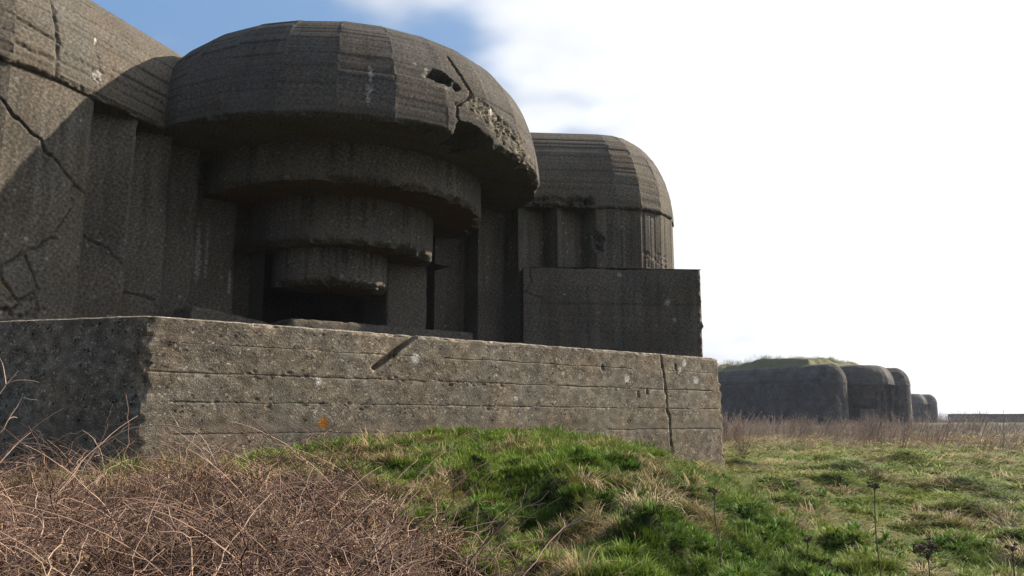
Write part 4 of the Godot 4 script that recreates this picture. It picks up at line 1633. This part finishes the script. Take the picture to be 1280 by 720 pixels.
		bush.append(join(list))
	var wg := "dead bushy weeds"
	tussock("dead_weed", "twiggy dead weed beside the parapet's right end", 7.2, -25.5, bush[0], 1.5, Color(0.15, 0.12, 0.09), mat, wg)
	tussock("dead_weed", "bushy dead weed on the straw patch at the right edge of the field", 8.7, -14.6, bush[1], 1.0, Color(0.2, 0.15, 0.12), mat, wg)
	tussock("dead_weed", "low dead weed in front of the right-edge bushy weed", 6.55, -11.1, bush[0], 0.55, Color(0.15, 0.12, 0.09), mat, wg)
	# belt of tall dead weeds before the far casemates
	var stalks := []
	for k in 3:
		var list := []
		for b in 5:
			var tw := arc_points(rng, rng.randf_range(0.7, 1.2), rng.randf_range(1.05, 1.5), rng.randf_range(-0.3, 0.5), 0.1, 5)
			var off := Vector3(rng.randf_range(-0.35, 0.35), 0, rng.randf_range(-0.35, 0.35))
			for q in tw.size():
				tw[q] += off
			list.append(tube(tw, 0.010, 0.005, 3))
			for e in 3:
				var t2 := arc_points(rng, rng.randf_range(0.1, 0.22), rng.randf_range(0.4, 1.3), 0.4, 0.5, 3)
				var turn2 := Basis(Vector3.UP, rng.randf() * TAU)
				var i := rng.randi_range(2, 4)
				for q in t2.size():
					t2[q] = turn2 * t2[q] + tw[i]
				list.append(tube(t2, 0.007, 0.004, 3))
		stalks.append(join(list))
	var crops := [Crop.new(), Crop.new(), Crop.new()]
	for i in 13000:
		var az := deg_to_rad(rng.randf_range(9.0, 40.0))
		var r := lerpf(40.0, 140.0, pow(rng.randf(), 1.5))
		var x := sin(az) * r
		var z := -cos(az) * r
		var patch := n_low.get_noise_2d(x * 0.35, z * 0.16) * 1.3 + smoothstep(44.0, 66.0, r) * 0.6 - 0.3
		patch *= 0.3 + 0.7 * smoothstep(deg_to_rad(30.0), deg_to_rad(22.0), az)
		if rng.randf() > patch + 0.3 * smoothstep(deg_to_rad(34.0), deg_to_rad(22.0), az) + 0.04 or blocked(x, z):
			continue
		var b := Basis(Vector3.UP, rng.randfn(0.0, 0.8)) * Basis(Vector3(0, 0, 1), rng.randf_range(-0.5, 0.1))
		var col := Color(0.12, 0.085, 0.07).lerp(Color(0.36, 0.28, 0.22), rng.randf())
		var sc := (rng.randf_range(0.3, 0.8) if rng.randf() < 0.82 else rng.randf_range(0.8, 1.5)) * (1.0 + 0.9 * n_low.get_noise_2d(x * 0.25, z * 0.25))
		crops[i % 3].add(Transform3D(b.scaled(Vector3(sc, sc, sc)), Vector3(x, ground(x, z) - 0.02, z)), col)
	for i in 700:      # scrub along the foot of the horizon wall
		var x := rng.randf_range(146.0, 235.0)
		var z := -300.0 + rng.randf_range(-4.0, 4.0) + (x - 170.0) * 0.07
		var sc := rng.randf_range(0.8, 2.6) * (1.0 + 0.8 * n_low.get_noise_2d(x * 0.2, 4.0))
		crops[i % 3].add(Transform3D(Basis(Vector3.UP, rng.randf() * TAU).scaled(Vector3(sc * 1.4, sc, sc * 1.4)), Vector3(x, ground(x, z) - 0.02, z)), Color(0.09, 0.08, 0.065).lerp(Color(0.16, 0.14, 0.1), rng.randf()))
	for k in 3:
		var o := sow(crops[k], stalks[k], mat, "tall_dead_weeds", self)
		tag(o, "belt of tall brown dead weeds in front of the far casemates", "weeds", "", "stuff")
	# leafless shrubs at the end of the horizon wall, and rank growth on the far roof
	for k in 4:
		var x: float = [156.0, 160.5, 164.5, 169.0][k]
		var z := -296.0
		tussock("bare_shrub", ["rounded bare shrub right beside the farthest casemate", "taller bare shrub left of the horizon wall's end", "spreading bare shrub in front of the horizon wall's end", "lowest bare shrub, farthest right on the horizon wall"][k], x, z, bush[k % 2], [5.2, 5.8, 5.0, 4.4][k], Color(0.10, 0.09, 0.08), mat, "bare shrubs on the horizon")
	var roof := Crop.new()
	for i in 1500:
		var a := rng.randf_range(-10.6, 8.6)
		var b := rng.randf_range(-28.5, -2.6)
		var t := Transform3D(Basis(Vector3.UP, deg_to_rad(FACING - 4.0)), Vector3(65.3, -1.0, -152.0))
		var q := t * Vector3(a, turf_top(a, b) - 0.05, b)
		var sc := rng.randf_range(0.25, 0.6) * (2.2 if b < -14.0 and rng.randf() < 0.35 else 1.0)
		roof.add(Transform3D(Basis(Vector3.UP, rng.randf() * TAU).scaled(Vector3.ONE * sc), q), Color(0.16, 0.14, 0.07).lerp(Color(0.09, 0.1, 0.04), rng.randf()))
	tag(sow(roof, stalks[1], mat, "roof_weeds", self), "thin weeds growing on the turf of the middle casemate's roof", "weeds", "", "stuff")
